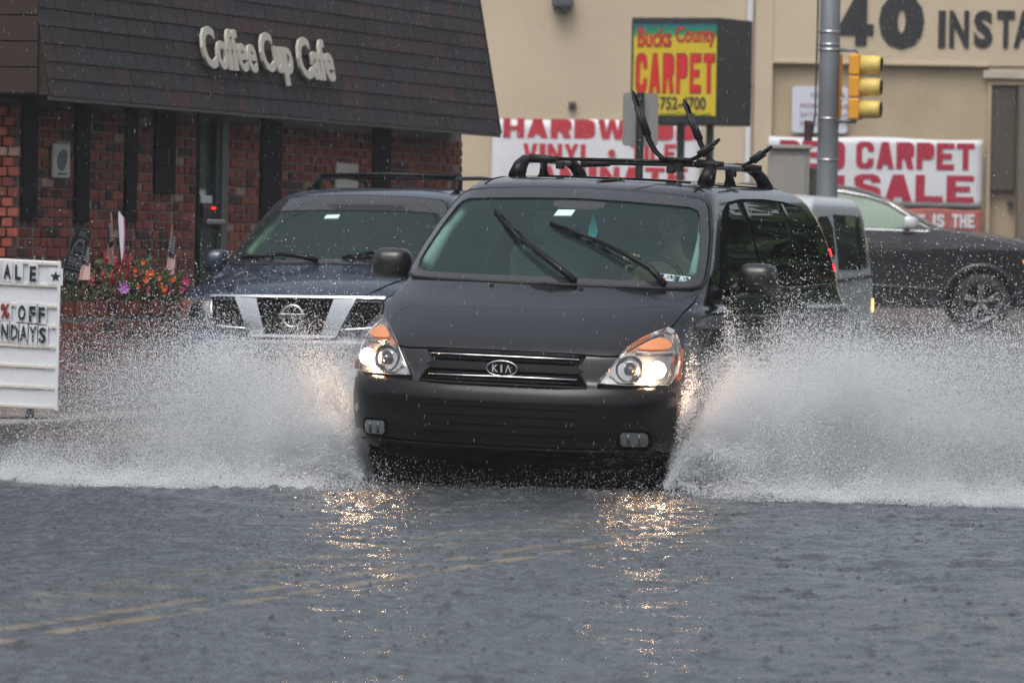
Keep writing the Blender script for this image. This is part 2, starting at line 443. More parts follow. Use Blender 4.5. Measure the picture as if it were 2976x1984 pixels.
KIA_LOC, KIA_ROT = Vector((-0.08, 35.0, -0.06)), Euler((0, R(1.4), R(-14)), 'XYZ')
KIA_ROWS = [
 # z     yf    cf    nf   w     yr    cr   nr
 (0.20, 0.30, 0.55, 2.3, 0.87, 5.50, 0.35, 3),
 (0.27, 0.08, 0.62, 2.4, 0.945, 5.66, 0.35, 3),
 (0.34, -0.015, 0.60, 2.5, 0.98, 5.70, 0.35, 3),
 (0.47, -0.034, 0.58, 2.5, 0.995, 5.74, 0.35, 3),
 (0.595, -0.035, 0.56, 2.5, 1.0, 5.76, 0.35, 3),
 (0.655, 0.005, 0.54, 2.5, 1.0, 5.76, 0.35, 3),
 (0.70, 0.045, 0.52, 2.5, 0.995, 5.76, 0.35, 3),
 (0.78, 0.065, 0.52, 2.5, 0.99, 5.76, 0.35, 3),
 (0.845, 0.085, 0.54, 2.5, 0.985, 5.76, 0.35, 3),
 (0.90, 0.15, 0.56, 2.6, 0.978, 5.76, 0.35, 3),
 (0.96, 0.27, 0.56, 2.7, 0.972, 5.76, 0.34, 3),
 (1.03, 0.42, 0.54, 2.8, 0.968, 5.77, 0.34, 3),
 (1.105, 0.61, 0.50, 2.9, 0.996, 5.79, 0.34, 3),
 (1.160, 0.775, 0.46, 3.0, 0.958, 5.75, 0.34, 3),
 (1.195, 0.87, 0.42, 3.0, 0.945, 5.72, 0.34, 3),
 (1.240, 0.99, 0.38, 2.9, 0.935, 5.68, 0.34, 3),
 (1.36, 1.16, 0.37, 2.9, 0.918, 5.64, 0.34, 3),
 (1.50, 1.36, 0.36, 2.9, 0.882, 5.58, 0.34, 3),
 (1.64, 1.57, 0.34, 2.9, 0.842, 5.48, 0.34, 3),
 (1.75, 1.75, 0.32, 2.9, 0.800, 5.36, 0.34, 3),
 (1.815, 1.88, 0.32, 2.9, 0.765, 5.24, 0.36, 3),
 (1.858, 2.02, 0.36, 2.8, 0.725, 5.10, 0.38, 2.8),
 (1.888, 2.22, 0.45, 2.6, 0.655, 4.90, 0.45, 2.5),
 (1.908, 2.55, 0.40, 2.4, 0.50, 4.55, 0.40, 2.2),
 (1.914, 2.90, 0.30, 2.2, 0.25, 4.20, 0.30, 2.2),
]
NIS_LOC, NIS_ROT = Vector((-1.62, 44.9, -0.10)), Euler((0, R(-0.3), R(-14)), 'XYZ')
NIS_ROWS = [
 (0.28, 0.20, 0.35, 3.0, 0.88, 4.75, 0.2, 4),
 (0.36, 0.02, 0.40, 3.0, 0.94, 4.80, 0.2, 4),
 (0.50, -0.05, 0.40, 3.0, 0.96, 4.82, 0.2, 4),
 (0.74, -0.06, 0.40, 3.0, 0.97, 4.82, 0.2, 4),
 (0.80, -0.02, 0.42, 3.0, 0.985, 4.80, 0.2, 4),
 (0.95, 0.00, 0.46, 3.0, 0.985, 4.78, 0.2, 4),
 (1.09, 0.03, 0.50, 3.0, 0.985, 4.76, 0.2, 4),
 (1.125, 0.07, 0.52, 3.0, 0.975, 4.76, 0.2, 4),
 (1.17, 0.17, 0.55, 3.2, 0.955, 4.76, 0.2, 4),
 (1.215, 0.36, 0.62, 3.4, 0.935, 4.75, 0.2, 4),
 (1.26, 0.66, 0.52, 3.6, 0.925, 4.74, 0.2, 4),
 (1.30, 0.92, 0.36, 3.4, 0.92, 4.73, 0.2, 4),
 (1.345, 1.04, 0.30, 3.2, 0.91, 4.72, 0.2, 4),
 (1.45, 1.19, 0.30, 3.2, 0.87, 4.68, 0.2, 4),
 (1.62, 1.43, 0.30, 3.2, 0.80, 4.60, 0.2, 4),
 (1.78, 1.68, 0.28, 3.2, 0.735, 4.52, 0.2, 4),
 (1.86, 1.82, 0.28, 3.2, 0.69, 4.46, 0.2, 4),
 (1.91, 1.98, 0.32, 2.9, 0.62, 4.38, 0.25, 4),
 (1.945, 2.25, 0.40, 2.6, 0.50, 4.2, 0.3, 3),
 (1.955, 2.60, 0.40, 2.3, 0.30, 3.9, 0.3, 3),
]
#PROBE
# ------------------------------------------------------------------ shared materials
ASPH = mat('wet_asphalt', (0.055, 0.054, 0.053), rough=0.42, noise=0.35, nscale=3.0, bump=0.25, bscale=90, rnoise=0.12)
CONC = mat('wet_concrete', (0.20, 0.19, 0.175), rough=0.5, noise=0.25, nscale=2.5, bump=0.2, bscale=50)
CURB = mat('curb_stone', (0.22, 0.20, 0.18), rough=0.55, noise=0.3, nscale=5)
YEL = mat('road_paint_yellow', (0.68, 0.42, 0.13), rough=0.5, noise=0.3, nscale=12)
BLKPAINT = mat('black_paint', (0.0022, 0.0027, 0.0040), rough=0.25, coat=0.95, coat_r=0.03, beads=0.26, noise=0.1, spec=.2)
BUMP = mat('bumper_paint', (0.0022, 0.0024, 0.003), rough=0.35, coat=0.35, coat_r=0.08, spec=.2, beads=.3)
NAVY = mat('navy_paint', (0.024, 0.038, 0.066), rough=0.3, metal=0.2, coat=1.0, coat_r=0.04, beads=0.45)
JEEPP = mat('charcoal_paint', (0.012, 0.0125, 0.014), rough=0.32, metal=0.2, coat=1.0, coat_r=0.08)
SILV = mat('silver_paint', (0.58, 0.63, 0.66), rough=0.4, metal=0.0, coat=0.8, coat_r=0.08)
RUB = mat('black_rubber', (0.010, 0.010, 0.011), rough=0.55)
TRIM = mat('matte_black_trim', (0.005, 0.005, 0.006), rough=0.38, noise=0.2, spec=.3)
DARK = mat('dark_cavity', (0.002, 0.002, 0.002), rough=0.8, spec=.05)
CHR = mat('chrome', (0.75, 0.76, 0.78), rough=0.09, metal=1.0)
MIRW = mat('silver_mirror', (0.62, 0.63, 0.65), rough=0.25, metal=0.2, coat=.6)
CHR2 = mat('satin_chrome', (0.55, 0.56, 0.58), rough=0.25, metal=1.0)
ALU = mat('silver_rail', (0.38, 0.40, 0.42), rough=0.33, metal=0.7)
FRIT = mat('windscreen_frit', (0.030, 0.030, 0.034), rough=0.08, coat=1.0, coat_r=0.02)
TINT = mat('privacy_glass', (0.008, 0.010, 0.010), rough=0.03, spec=0.6, coat=1.0, coat_r=0.01)
TINTG = mat('door_glass', (0.010, 0.028, 0.016), rough=0.03, spec=0.6, coat=1.0, coat_r=0.01)
WSG = glass('windscreen_glass', (0.74, 0.94, 0.89), ior=1.5, boost=0.85, gl=(.80, 1.0, .98), haze=(0.42, 0.66, 0.64), hazew=0.035)  # faint diffuse teal painted into the pane as a pale haze
LENS = glass('clear_lens', (0.94, 0.95, 0.96), ior=1.45, boost=1.0)
TYRE = mat('tyre_rubber', (0.012, 0.012, 0.012), rough=0.6, bump=0.4, bscale=60)
RIM = mat('alloy_rim', (0.42, 0.42, 0.43), rough=0.3, metal=0.8)
REFL = mat('lamp_reflector', (0.62, 0.60, 0.56), rough=0.16, metal=0.85)
REFLD = mat('lamp_bowl_dark', (0.16, 0.17, 0.18), rough=0.12, metal=0.8)
AMBER = mat('amber_lens', (0.74, 0.33, 0.16), rough=0.2, emit=(1.0, 0.22, 0.03), estr=0.30, bump=0.6, bscale=160)
AMBERD = mat('amber_reflector', (0.60, 0.14, 0.04), rough=0.25)
BEAM = mat('lit_bulb', (1, 0.9, 0.7), emit=(1.0, 0.60, 0.36), estr=260.0)
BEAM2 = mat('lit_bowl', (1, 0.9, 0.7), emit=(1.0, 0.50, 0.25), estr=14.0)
CABIN = mat('cabin_plastic', (0.24, 0.27, 0.26), rough=0.7)
SEAT = mat('seat_fabric', (0.22, 0.235, 0.23), rough=0.9)
SKIN = mat('skin', (0.62, 0.38, 0.26), rough=0.5)
HAIR = mat('brown_hair', (0.045, 0.028, 0.018), rough=0.6)
SHIRT = mat('tan_shirt', (0.55, 0.40, 0.27), rough=0.85)
WHT = mat('white_plastic', (0.78, 0.80, 0.78), rough=0.4)
REDL = mat('red_lens', (0.5, 0.01, 0.01), rough=0.15, emit=(1, 0.04, 0.03), estr=0.4)

# ------------------------------------------------------------------ ground
def gz(x, y):
    if y < 34: return -0.14
    a = min(1, (y - 34) / 10.0); a = a * a * (3 - 2 * a)
    z = -0.14 + 0.14 * a
    if y > 44: z += min(y - 44, 40) * 0.0100
    if y > 84: z += min(y - 84, 12) * 0.020
    return z
ys = [-90, -60, -20, 0, 10] + [20 + i for i in range(0, 70, 2)] + [92, 100, 120, 160, 260]
xs = [-120, -100, -60, -40, -20] + [-12 + i for i in range(0, 26)] + [20, 40, 60, 100, 120]
gv = [(x, y, gz(x, y)) for y in ys for x in xs]; nx = len(xs)
gf = [(j * nx + i, j * nx + i + 1, (j + 1) * nx + i + 1, (j + 1) * nx + i) for j in range(len(ys) - 1) for i in range(nx - 1)]
tag(mesh('road', gv, gf, ASPH, smooth=True), 'dark wet asphalt road rising out of the flood behind the cars', kind='structure')

# lane direction (the kerb, the cafe wall and the yellow lines share it)
BETA = R(15.6)
A_DIR = Vector((math.sin(BETA), math.cos(BETA), 0)); N_DIR = Vector((math.cos(BETA), -math.sin(BETA), 0)); UP = Vector((0, 0, 1))

# double yellow line under the water
def atz(px, py, z):
    d = c_f + c_r * ((px - CXP) / FPX) - c_u * ((py - CYP) / FPX); return Vector((0, 0, CAMH)) + d * ((z - CAMH) / d.z)
l0 = atz(0, 1845, -.134); l1 = atz(2167, 1505, -.134); l0.z = l1.z = 0; ld = (l1 - l0).normalized(); ln = Vector((ld.y, -ld.x, 0))
dashes = tag(empty('centre_line', (0, 0, 0)), 'double yellow centre line showing faintly through the flood water', 'road marking')
dashes['kind'] = 'structure'
for off in (-0.125, 0.125):
    pts_a, pts_b = [], []
    for k in range(41):
        p = l0 + ld * (-10 + k * 1.0) + ln * off
        pts_a.append((p - ln * .055)); pts_b.append((p + ln * .055))
    v = [(q.x, q.y, -0.134) for q in pts_a] + [(q.x, q.y, -0.134) for q in pts_b]
    # clip where the road starts to rise
    mesh('painted_line', v, [(i, i + 1, 42 + i, 41 + i) for i in range(40) if v[i + 1][1] < 34.0], YEL, dashes)

# ------------------------------------------------------------------ flood water
def water_material():
    m = bpy.data.materials.new('flood_water'); m.use_nodes = True; t = m.node_tree; t.nodes.clear()
    N = t.nodes.new; Lk = t.links.new
    tc = N('ShaderNodeTexCoord')
    mp = N('ShaderNodeMapping'); mp.inputs['Scale'].default_value = (1.0, 0.55, 1); Lk(tc.outputs['Object'], mp.inputs['Vector'])
    n1 = N('ShaderNodeTexNoise'); n1.inputs['Scale'].default_value = 7; n1.inputs['Detail'].default_value = 6; n1.inputs['Roughness'].default_value = .62
    n2 = N('ShaderNodeTexNoise'); n2.inputs['Scale'].default_value = 34; n2.inputs['Detail'].default_value = 4
    Lk(mp.outputs[0], n1.inputs['Vector']); Lk(tc.outputs['Object'], n2.inputs['Vector'])
    b1 = N('ShaderNodeBump'); b1.inputs['Strength'].default_value = 0.8; b1.inputs['Distance'].default_value = 0.035; Lk(n1.outputs['Fac'], b1.inputs['Height'])
    b2 = N('ShaderNodeBump'); b2.inputs['Strength'].default_value = 1.0; b2.inputs['Distance'].default_value = 0.011; Lk(n2.outputs['Fac'], b2.inputs['Height']); Lk(b1.outputs[0], b2.inputs['Normal'])
    n3 = N('ShaderNodeTexNoise'); n3.inputs['Scale'].default_value = 0.9; n3.inputs['Detail'].default_value = 3; Lk(mp.outputs[0], n3.inputs['Vector'])
    m3 = N('ShaderNodeMapRange'); m3.inputs['From Min'].default_value = .35; m3.inputs['From Max'].default_value = .65; m3.inputs['To Min'].default_value = .35; m3.inputs['To Max'].default_value = 1.0
    Lk(n3.outputs['Fac'], m3.inputs['Value']); Lk(m3.outputs[0], b1.inputs['Strength'])
    fr = N('ShaderNodeFresnel'); fr.inputs[0].default_value = 1.33; Lk(b2.outputs[0], fr.inputs['Normal'])
    g = N('ShaderNodeBsdfGlossy'); g.inputs['Roughness'].default_value = 0.15; Lk(b2.outputs[0], g.inputs['Normal']); g.inputs['Color'].default_value = (0.93, 0.97, 1.0, 1)
    d = N('ShaderNodeBsdfDiffuse'); d.inputs[0].default_value = (0.135, 0.150, 0.162, 1)
    tr = N('ShaderNodeBsdfTransparent'); tr.inputs[0].default_value = (0.85, 0.88, 0.86, 1)
    ma = N('ShaderNodeMixShader'); ma.inputs[0].default_value = 0.70; Lk(d.outputs[0], ma.inputs[1]); Lk(tr.outputs[0], ma.inputs[2])
    mb = N('ShaderNodeMixShader'); Lk(fr.outputs[0], mb.inputs[0]); Lk(ma.outputs[0], mb.inputs[1]); Lk(g.outputs[0], mb.inputs[2])
    o = N('ShaderNodeOutputMaterial'); Lk(mb.outputs[0], o.inputs[0])
    return m
WATER = water_material()

def water_sheet():
    """one sheet: fine grid where the camera sees it close, coarse strips around"""
    x0, x1, y0, y1, sx, sy = -4.6, 4.6, 18.2, 36.6, 0.019, 0.030
    nx_, ny_ = int((x1 - x0) / sx) + 1, int((y1 - y0) / sy) + 1
    X, Y = np.meshgrid(np.linspace(x0, x1, nx_), np.linspace(y0, y1, ny_))
    Z = np.zeros_like(X)
    # wind / wake chop
    for k in range(46):
        lam = RNG.uniform(0.10, 0.9); th = RNG.normal(math.pi / 2, 0.75); ph = RNG.uniform(0, 6.28); amp = 0.0036 * lam ** 0.8 * RNG.uniform(.5, 1.2)
        kx, ky = 2 * math.pi / lam * math.cos(th), 2 * math.pi / lam * math.sin(th)
        Z += amp * np.sin(kx * X + ky * Y + ph + 0.9 * np.sin(0.8 * X + 0.35 * Y + k))
    # rain rings and pits
    nd = 6500
    for cx, cy_, rr, hh, kind in zip(RNG.uniform(x0, x1, nd), RNG.uniform(y0, y1, nd), RNG.uniform(.018, .10, nd), RNG.uniform(.003, .0088, nd), RNG.random(nd)):
        i0, i1 = int((cx - .18 - x0) / sx), int((cx + .18 - x0) / sx); j0, j1 = int((cy_ - .18 - y0) / sy), int((cy_ + .18 - y0) / sy)
        i0, j0 = max(i0, 0), max(j0, 0)
        xx, yy = X[j0:j1, i0:i1], Y[j0:j1, i0:i1]
        if xx.size == 0: continue
        d = np.sqrt((xx - cx) ** 2 + (yy - cy_) ** 2)
        if kind < .62: Z[j0:j1, i0:i1] += hh * .8 * np.exp(-((d - rr) / .014) ** 2) - hh * .5 * np.exp(-(d / (rr * .6)) ** 2)
        else: Z[j0:j1, i0:i1] += hh * 2.2 * np.exp(-(d / .016) ** 2)
    # bow wave of the van
    bw = np.exp(-((Y - (34.15 - 0.06 * np.abs(X + .15) ** 1.5)) / .10) ** 2) * (np.abs(X + .1) < 1.6)
    Z += 0.020 * bw * (1 + .6 * np.sin(23 * X) * np.sin(9 * X + 1)) + 0.010 * bw * np.sin(60 * X)
    edge = np.minimum.reduce([(X - x0) / .3, (x1 - X) / .3, (Y - y0) / .3, (y1 - Y) / .3]).clip(0, 1); Z *= edge
    V = np.stack([X.ravel(), Y.ravel(), Z.ravel()], 1)
    idx = np.arange(nx_ * ny_).reshape(ny_, nx_)
    F = np.stack([idx[:-1, :-1].ravel(), idx[:-1, 1:].ravel(), idx[1:, 1:].ravel(), idx[1:, :-1].ravel()], 1)
    nb = len(V)
    ext = np.array([(-60, -40, 0), (60, -40, 0), (60, 46, 0), (-60, 46, 0), (x0, y0, 0), (x1, y0, 0), (x1, y1, 0), (x0, y1, 0)], float)
    V = np.vstack([V, ext]); F2 = np.array([(0, 1, 5, 4), (1, 2, 6, 5), (2, 3, 7, 6), (3, 0, 4, 7)]) + nb
    F = np.vstack([F, F2])
    me = bpy.data.meshes.new('flood_water'); me.vertices.add(len(V)); me.vertices.foreach_set('co', V.astype(np.float32).ravel())
    me.loops.add(F.size); me.loops.foreach_set('vertex_index', F.astype(np.int32).ravel())
    me.polygons.add(len(F)); me.polygons.foreach_set('loop_start', np.arange(0, F.size, 4, dtype=np.int32)); me.polygons.foreach_set('loop_total', np.full(len(F), 4, dtype=np.int32))
    me.polygons.foreach_set('use_smooth', [True] * len(F)); me.update(calc_edges=True); me.validate()
    return tag(link('flood_water', me, WATER), 'grey rain-pitted flood water covering the road', kind='structure')
water_sheet()

# ------------------------------------------------------------------ far tan building
YW = 98.0
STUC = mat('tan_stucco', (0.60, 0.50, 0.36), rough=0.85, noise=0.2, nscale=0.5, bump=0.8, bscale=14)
STUC2 = mat('tan_stucco_darker', (0.48, 0.39, 0.26), rough=0.85, noise=0.25, nscale=1.4, bump=0.6, bscale=14)  # darker tan mix for the recessed wall, ledge and door surround
BLKL = mat('black_letter', (0.022, 0.022, 0.026), rough=0.6, noise=0.2)
REDB = mat('banner_red', (0.52, 0.035, 0.055), rough=0.7, noise=0.12, nscale=2)
WHB = mat('banner_white', (0.74, 0.76, 0.80), rough=0.6, noise=0.08, nscale=1.5, bump=0.4, bscale=2.5)
DOORM = mat('bronze_door', (0.09, 0.08, 0.065), rough=0.4, noise=0.2, nscale=3)
WOODY = Vector((1, 0, 0))
def wp(px, py, off=0.0):     # point on the far wall (off = metres in front of it)
    return at(px, py, YW - off)
bld = tag(empty('carpet_store', (2, YW, .4)), 'tan stucco store building at the back with black lettering and sale banners', 'building')
def bput(o):                   # parts modelled in world space
    o.parent = bld; o.matrix_parent_inverse = bld.matrix_world.inverted(); return o
def fix(par):
    bpy.context.view_layer.update()
    return par.matrix_world.inverted()
bpy.context.view_layer.update()
def wframe(px, py, off): return (wp(px, py, off), Vector((1, 0, 0)), Vector((0, 0, 1)), Vector((0, -1, 0)))
zt = 8.2
xl = wp(2192, 200).x; xr = wp(2245, 200).x; xdr = wp(2872, 200).x
bput(MB().box(((-14 + xl) / 2, YW + 4, zt / 2), (xl + 14, 8, zt)).build('wall', STUC))
bput(MB().box(((xl + xr) / 2 + .004, YW + 4 - .06, zt / 2), (xr - xl, 8, zt)).build('pilaster', STUC, bevel=.01))
zl = wp(2550, 187).z
# upper wall right of the pilaster stands proud of the panel under the ledge
bput(MB().box(((xr + 16) / 2, YW + 3.96, (zl + zt) / 2 + .005), (16 - xr, 8, zt - zl)).build('upper_wall', STUC))
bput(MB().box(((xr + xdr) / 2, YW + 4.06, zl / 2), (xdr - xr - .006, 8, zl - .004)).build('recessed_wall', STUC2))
bput(MB().box(((xr + xdr) / 2, YW - .055, zl + .0), (xdr - xr, .07, .03)).build('ledge', STUC2))
xd0, xd1 = wp(2881, 300).x, wp(2953, 300).x
zd = wp(2900, 247).z; zdb = wp(2900, 553).z
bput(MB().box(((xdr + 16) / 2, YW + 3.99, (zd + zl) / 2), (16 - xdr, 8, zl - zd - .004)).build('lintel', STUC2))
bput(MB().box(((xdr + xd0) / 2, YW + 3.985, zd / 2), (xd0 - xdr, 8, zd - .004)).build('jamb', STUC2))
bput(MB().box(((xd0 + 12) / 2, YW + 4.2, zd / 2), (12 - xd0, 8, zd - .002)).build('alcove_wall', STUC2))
bput(MB().box(((xd0 + xd1) / 2, YW + .12, (zd + zdb) / 2), (xd1 - xd0, .14, zd - zdb)).build('window', DOORM, bevel=.01))
bput(MB().box((xd1 + .75, YW - .2, 2.0), (1.45, .5, 4.3)).build('pier', mat('brown_pier', (0.17, 0.14, 0.11), rough=.6, noise=.25, nscale=2)))
bput(MB().box((wp(2937, 592).x, YW + .12, wp(2937, 592).z), (.09, .1, .09)).build('door_bell', BLKL, bevel=.01))
bput(MB().box((wp(2920, 218).x + .6, YW - .055, wp(2920, 218).z), (1.9, .05, .13)).build('cornice', mat('pale_cornice', (.5, .45, .38), noise=.3, nscale=6), bevel=.01))
# big black letters
def btext(name, s, px0, px1, py0, py1, off, m, par, ex=.02, of=0.03):
    o = text_part(name, s, ((px0 - CXP) / FPX * (YW - off), (px1 - CXP) / FPX * (YW - off), wp((px0 + px1) / 2, py1, off).z, wp((px0 + px1) / 2, py0, off).z),
                  (Vector((0, YW - off, 0)), Vector((1, 0, 0)), Vector((0, 0, 1)), Vector((0, -1, 0))), m, None, extrude=ex, offset=of)
    bpy.context.view_layer.update(); o.parent = par; o.matrix_parent_inverse = par.matrix_world.inverted(); return o
def bword(name, s, px0, px1, py0, py1, off, m, par, ex=.004, gap=.13):
    def pf(o):
        bpy.context.view_layer.update(); o.parent = par; o.matrix_parent_inverse = par.matrix_world.inverted()
    block_word(name, s, ((px0 - CXP) / FPX * (YW - off), (px1 - CXP) / FPX * (YW - off), wp((px0 + px1) / 2, py1, off).z, wp((px0 + px1) / 2, py0, off).z),
               (Vector((0, YW - off, 0)), Vector((1, 0, 0)), Vector((0, 0, 1)), Vector((0, -1, 0))), m, ex, pf, gap)
bword('letter', '4', 2425, 2522, -15, 132, .045, BLKL, bld, .02)
btext('letter', '0', 2537, 2669, -18, 143, .045, BLKL, bld, of=.07)
for ch, a, b in (('I', 2710, 2731), ('N', 2742, 2799), ('S', 2813, 2868), ('T', 2880, 2932), ('A', 2929, 2988), ('L', 2998, 3040), ('L', 3052, 3094)):
    btext('letter', ch, a, b, 31, 139, .045, BLKL, bld, of=.045)

def top(name, label, cat, loc, group=None):
    return tag(empty(name, loc), label, cat, group)
def adopt(par, *objs):
    bpy.context.view_layer.update()
    for o in objs:
        o.parent = par; o.matrix_parent_inverse = par.matrix_world.inverted()
    return objs[0]

# drain pipe
p0, p1 = wp(2191, -250, .09), wp(2191, 760, .09)
dp = top('downpipe', 'white downpipe running down the tan wall beside the pylon sign', 'drainpipe', (p0.x, p0.y, .4))
adopt(dp, MB().box((p0.x - .03, p0.y, 3.9), (.085, .07, 8)).build('pipe', mat('white_gutter', (.72, .74, .78), rough=.45, noise=.08), bevel=.015))
for z in (2.2, 4.1, 5.9): adopt(dp, MB().box((p0.x - .03, p0.y + .01, z), (.13, .08, .035)).build('strap', CHR2, bevel=.004))
# wall light and vent
a = wp(1635, 10, .15)
wl = top('wall_light', 'grey box light fitting on the tan wall above the banner', 'light', a)
adopt(wl, MB().box(a + Vector((0, 0, .05)), (.35, .26, .2)).build('housing', mat('grey_fitting', (.10, .10, .13), rough=.5), bevel=.03),
      MB().box(a + Vector((0, -.02, -.08)), (.29, .2, .08)).build('glass', mat('dark_lens', (.02, .02, .022), rough=.2), bevel=.01))
a = wp(1663, 306, .05)
ve = top('wall_vent', 'small brown vent box on the tan wall', 'vent', a)
adopt(ve, MB().box(a, (.12, .1, .12)).build('box', mat('brown_vent', (.13, .10, .09), rough=.6), bevel=.02), MB().box(a + Vector((0, -.05, -.01)), (.07, .03, .07)).build('flap', BLKL, bevel=.01))

def banner(name, label, px0, px1, py0, py1, off, lines, group=None, m=WHB, tm=REDB, hook=True):
    a, b = wp(px0, py0, off), wp(px1, py1, off); w, h = b.x - a.x, a.z - b.z
    t = top(name, label, 'banner', (a.x + w / 2, a.y, b.z), group)
    n, k = 28, 10; vs = []; fs = []
    for j in range(k + 1):
        for i in range(n + 1):
            u, v = i / n, j / k
            vs.append((a.x + u * w, YW - off + .004 * math.sin(7 * u * w + 3 * v) * math.sin(3 * v + 1) + .003 * math.sin(11 * v + 5 * u), a.z - v * h - .015 * math.sin(u * math.pi * 3) * (1 - v)))
    for j in range(k):
        for i in range(n): q = j * (n + 1) + i; fs.append((q, q + 1, q + n + 2, q + n + 1))
    o = mesh('cloth', vs, fs, m, None, smooth=True); md = o.modifiers.new('s', 'SOLIDIFY'); md.thickness = .004; adopt(t, o)
    for (s, x0, x1, y0, y1, of) in lines:
        if s == '•': btext('lettering', s, x0, x1, y0, y1, off + .035, tm, t, ex=.004, of=of)
        else: bword('letter', s, x0, x1, y0, y1, off + .014, tm, t, ex=.002)
    return t
banner('banner', 'white banner with HARDWOOD and VINYL in red capitals behind the van', 1431, 2032, 345, 640, .10,
       [('HARDWOOD', 1452, 2015, 348, 404, .05), ('VINYL', 1510, 1720, 418, 473, .045), ('•', 1757, 1779, 434, 456, .0), ('TILE', 1822, 1955, 418, 473, .03), ('LAMINATE', 1486, 1990, 484, 540, .03)], 'banners on the tan wall')
banner('banner', 'white banner with CARPET SALE in dark red capitals above the dark SUV', 2234, 2852, 396, 603, .10,
       [('RED', 2256, 2446, 408, 492, .05), ('CARPET', 2478, 2822, 414, 492, .045), ('ON', 2290, 2446, 508, 585, .05), ('SALE', 2472, 2822, 508, 586, .075)], 'banners on the tan wall', tm=mat('banner_crimson', (0.42, 0.02, 0.055), rough=.7, noise=.1))
banner('banner', 'faded red banner with white lettering reading IS THE under the sale banner', 2560, 2853, 605, 690, .09,
       [('HERE', 2560, 2682, 622, 662, .02), ('IS', 2704, 2738, 622, 660, .02), ('THE', 2760, 2826, 622, 662, .02)], 'banners on the tan wall', m=mat('faded_red', (.42, .12, .11), rough=.75, noise=.2, nscale=2), tm=WHB)
# opening hours board
a, b = wp(2303, 250, .07), wp(2462, 388, .07)
ho = top('hours_board', 'white opening hours board on the tan wall behind the signal pole', 'sign', ((a.x + b.x) / 2, a.y, b.z))
adopt(ho, MB().prism(rrect(a.x, b.x, b.z, a.z, .05), .03, (Vector((0, YW - .04, 0)), Vector((1, 0, 0)), UP, Vector((0, -1, 0)))).build('board', mat('board_white', (.66, .70, .80), rough=.5)))
PALE = mat('pale_red_print', (.42, .20, .27), rough=.6)
for s, x0, x1, y0, y1 in (('HOURS', 2345, 2442, 268, 283), ('MON-FRI  9-8', 2313, 2450, 300, 313), ('SATURDAY 9-6', 2313, 2450, 326, 339), ('SUNDAY 11-5', 2313, 2450, 352, 365)):
    btext('lettering', s, x0, x1, y0, y1, .085, PALE, ho, ex=.004, of=.0)

# ------------------------------------------------------------------ pylon sign
YP = 88.0
pyl = top('pylon_sign', 'yellow and green carpet store sign box on two black posts', 'sign', (2.6, YP, gz(0, YP)))
BLKM = mat('sign_black', (0.020, 0.021, 0.023), rough=.5, noise=.2)
a0, a1, a2 = at(1835, 56, YP), at(2087, 54, YP - .0), at(2195, 58, YP)
zt_, zb_ = 4.79, 3.24
al = R(24)
Uf = Vector((math.cos(al), -math.sin(al), 0)); wf = (a1.x - a0.x) / math.cos(al)
A = Vector((a0.x, YP, 0)); B = A + Uf * wf
Us = Vector((math.sin(al), math.cos(al), 0)); Nf = Vector((-math.sin(al), -math.cos(al), 0))
wsd = (a2.x - B.x) / math.sin(al) * .985
mbx = MB(); mbx.prism([(0, zb_), (wf, zb_), (wf, zt_), (0, zt_)], wsd, (A, Uf, UP, -Nf)); adopt(pyl, mbx.build('cabinet', BLKM, bevel=.02))
def sign_face_mat():
    m = bpy.data.materials.new('sign_face'); m.use_nodes = True; t = m.node_tree; b = t.nodes['Principled BSDF']; b.inputs['Roughness'].default_value = .35
    tc = t.nodes.new('ShaderNodeTexCoord'); sp = t.nodes.new('ShaderNodeSeparateXYZ'); t.links.new(tc.outputs['Generated'], sp.inputs[0])
    cr = t.nodes.new('ShaderNodeValToRGB'); cr.color_ramp.elements[0].position = .84; cr.color_ramp.elements[0].color = (.66, .50, .02, 1)
    cr.color_ramp.elements[1].position = 1.0; cr.color_ramp.elements[1].color = (.01, .12, .17, 1)
    e = cr.color_ramp.elements.new(.90); e.color = (.02, .30, .09, 1)
    t.links.new(sp.outputs['Z'], cr.inputs[0]); t.links.new(cr.outputs[0], b.inputs['Base Color']); return m
adopt(pyl, MB().prism([(.05, zb_ + .12), (wf - .03, zb_ + .12), (wf - .03, zt_ - .1), (.05, zt_ - .1)], .012, (A + Nf * .003, Uf, UP, Nf)).build('face', sign_face_mat()))
SR = mat('sign_red', (.62, .02, .02), rough=.4); SB = mat('sign_navy', (.02, .03, .05), rough=.4)
fr_ = (A + Nf * .018, Uf, UP, Nf)
def ptext(s, u0, u1, z0, z1, m, of=.03, back=True):
    if back: adopt(pyl, text_part('lettering', s, (u0 - .012, u1 + .012, z0 - .012, z1 + .012), (A + Nf * .0155, Uf, UP, Nf), SB, None, extrude=.004, offset=of + .01))
    adopt(pyl, text_part('lettering', s, (u0, u1, z0, z1), (A + Nf * .022, Uf, UP, Nf), m, None, extrude=.006, offset=of))
H_ = zt_ - zb_
def vz(f): return zt_ - f * H_
ptext('Bucks', .09 * wf, .46 * wf, vz(.275), vz(.095), SR, .015)
ptext('County', .52 * wf, .965 * wf, vz(.275), vz(.085), SR, .015)
for off_, grow, m_ in ((.0155, .014, SB), (.022, 0, SR)):
    block_word('letter', 'CARPET', (.075 * wf - grow, .955 * wf + grow, vz(.705) - grow, vz(.345) + grow), (A + Nf * off_, Uf, UP, Nf), m_, .005, lambda o: adopt(pyl, o), gap=.26 if m_ is SR else .17)
ptext('215-752-4700', .10 * wf, .87 * wf, vz(.865), vz(.745), SB, .015, False)
ptext('BucksCountyCarpet.com', .10 * wf, .93 * wf, vz(.935), vz(.885), mat('sign_green', (.05, .16, .03)), .0, False)
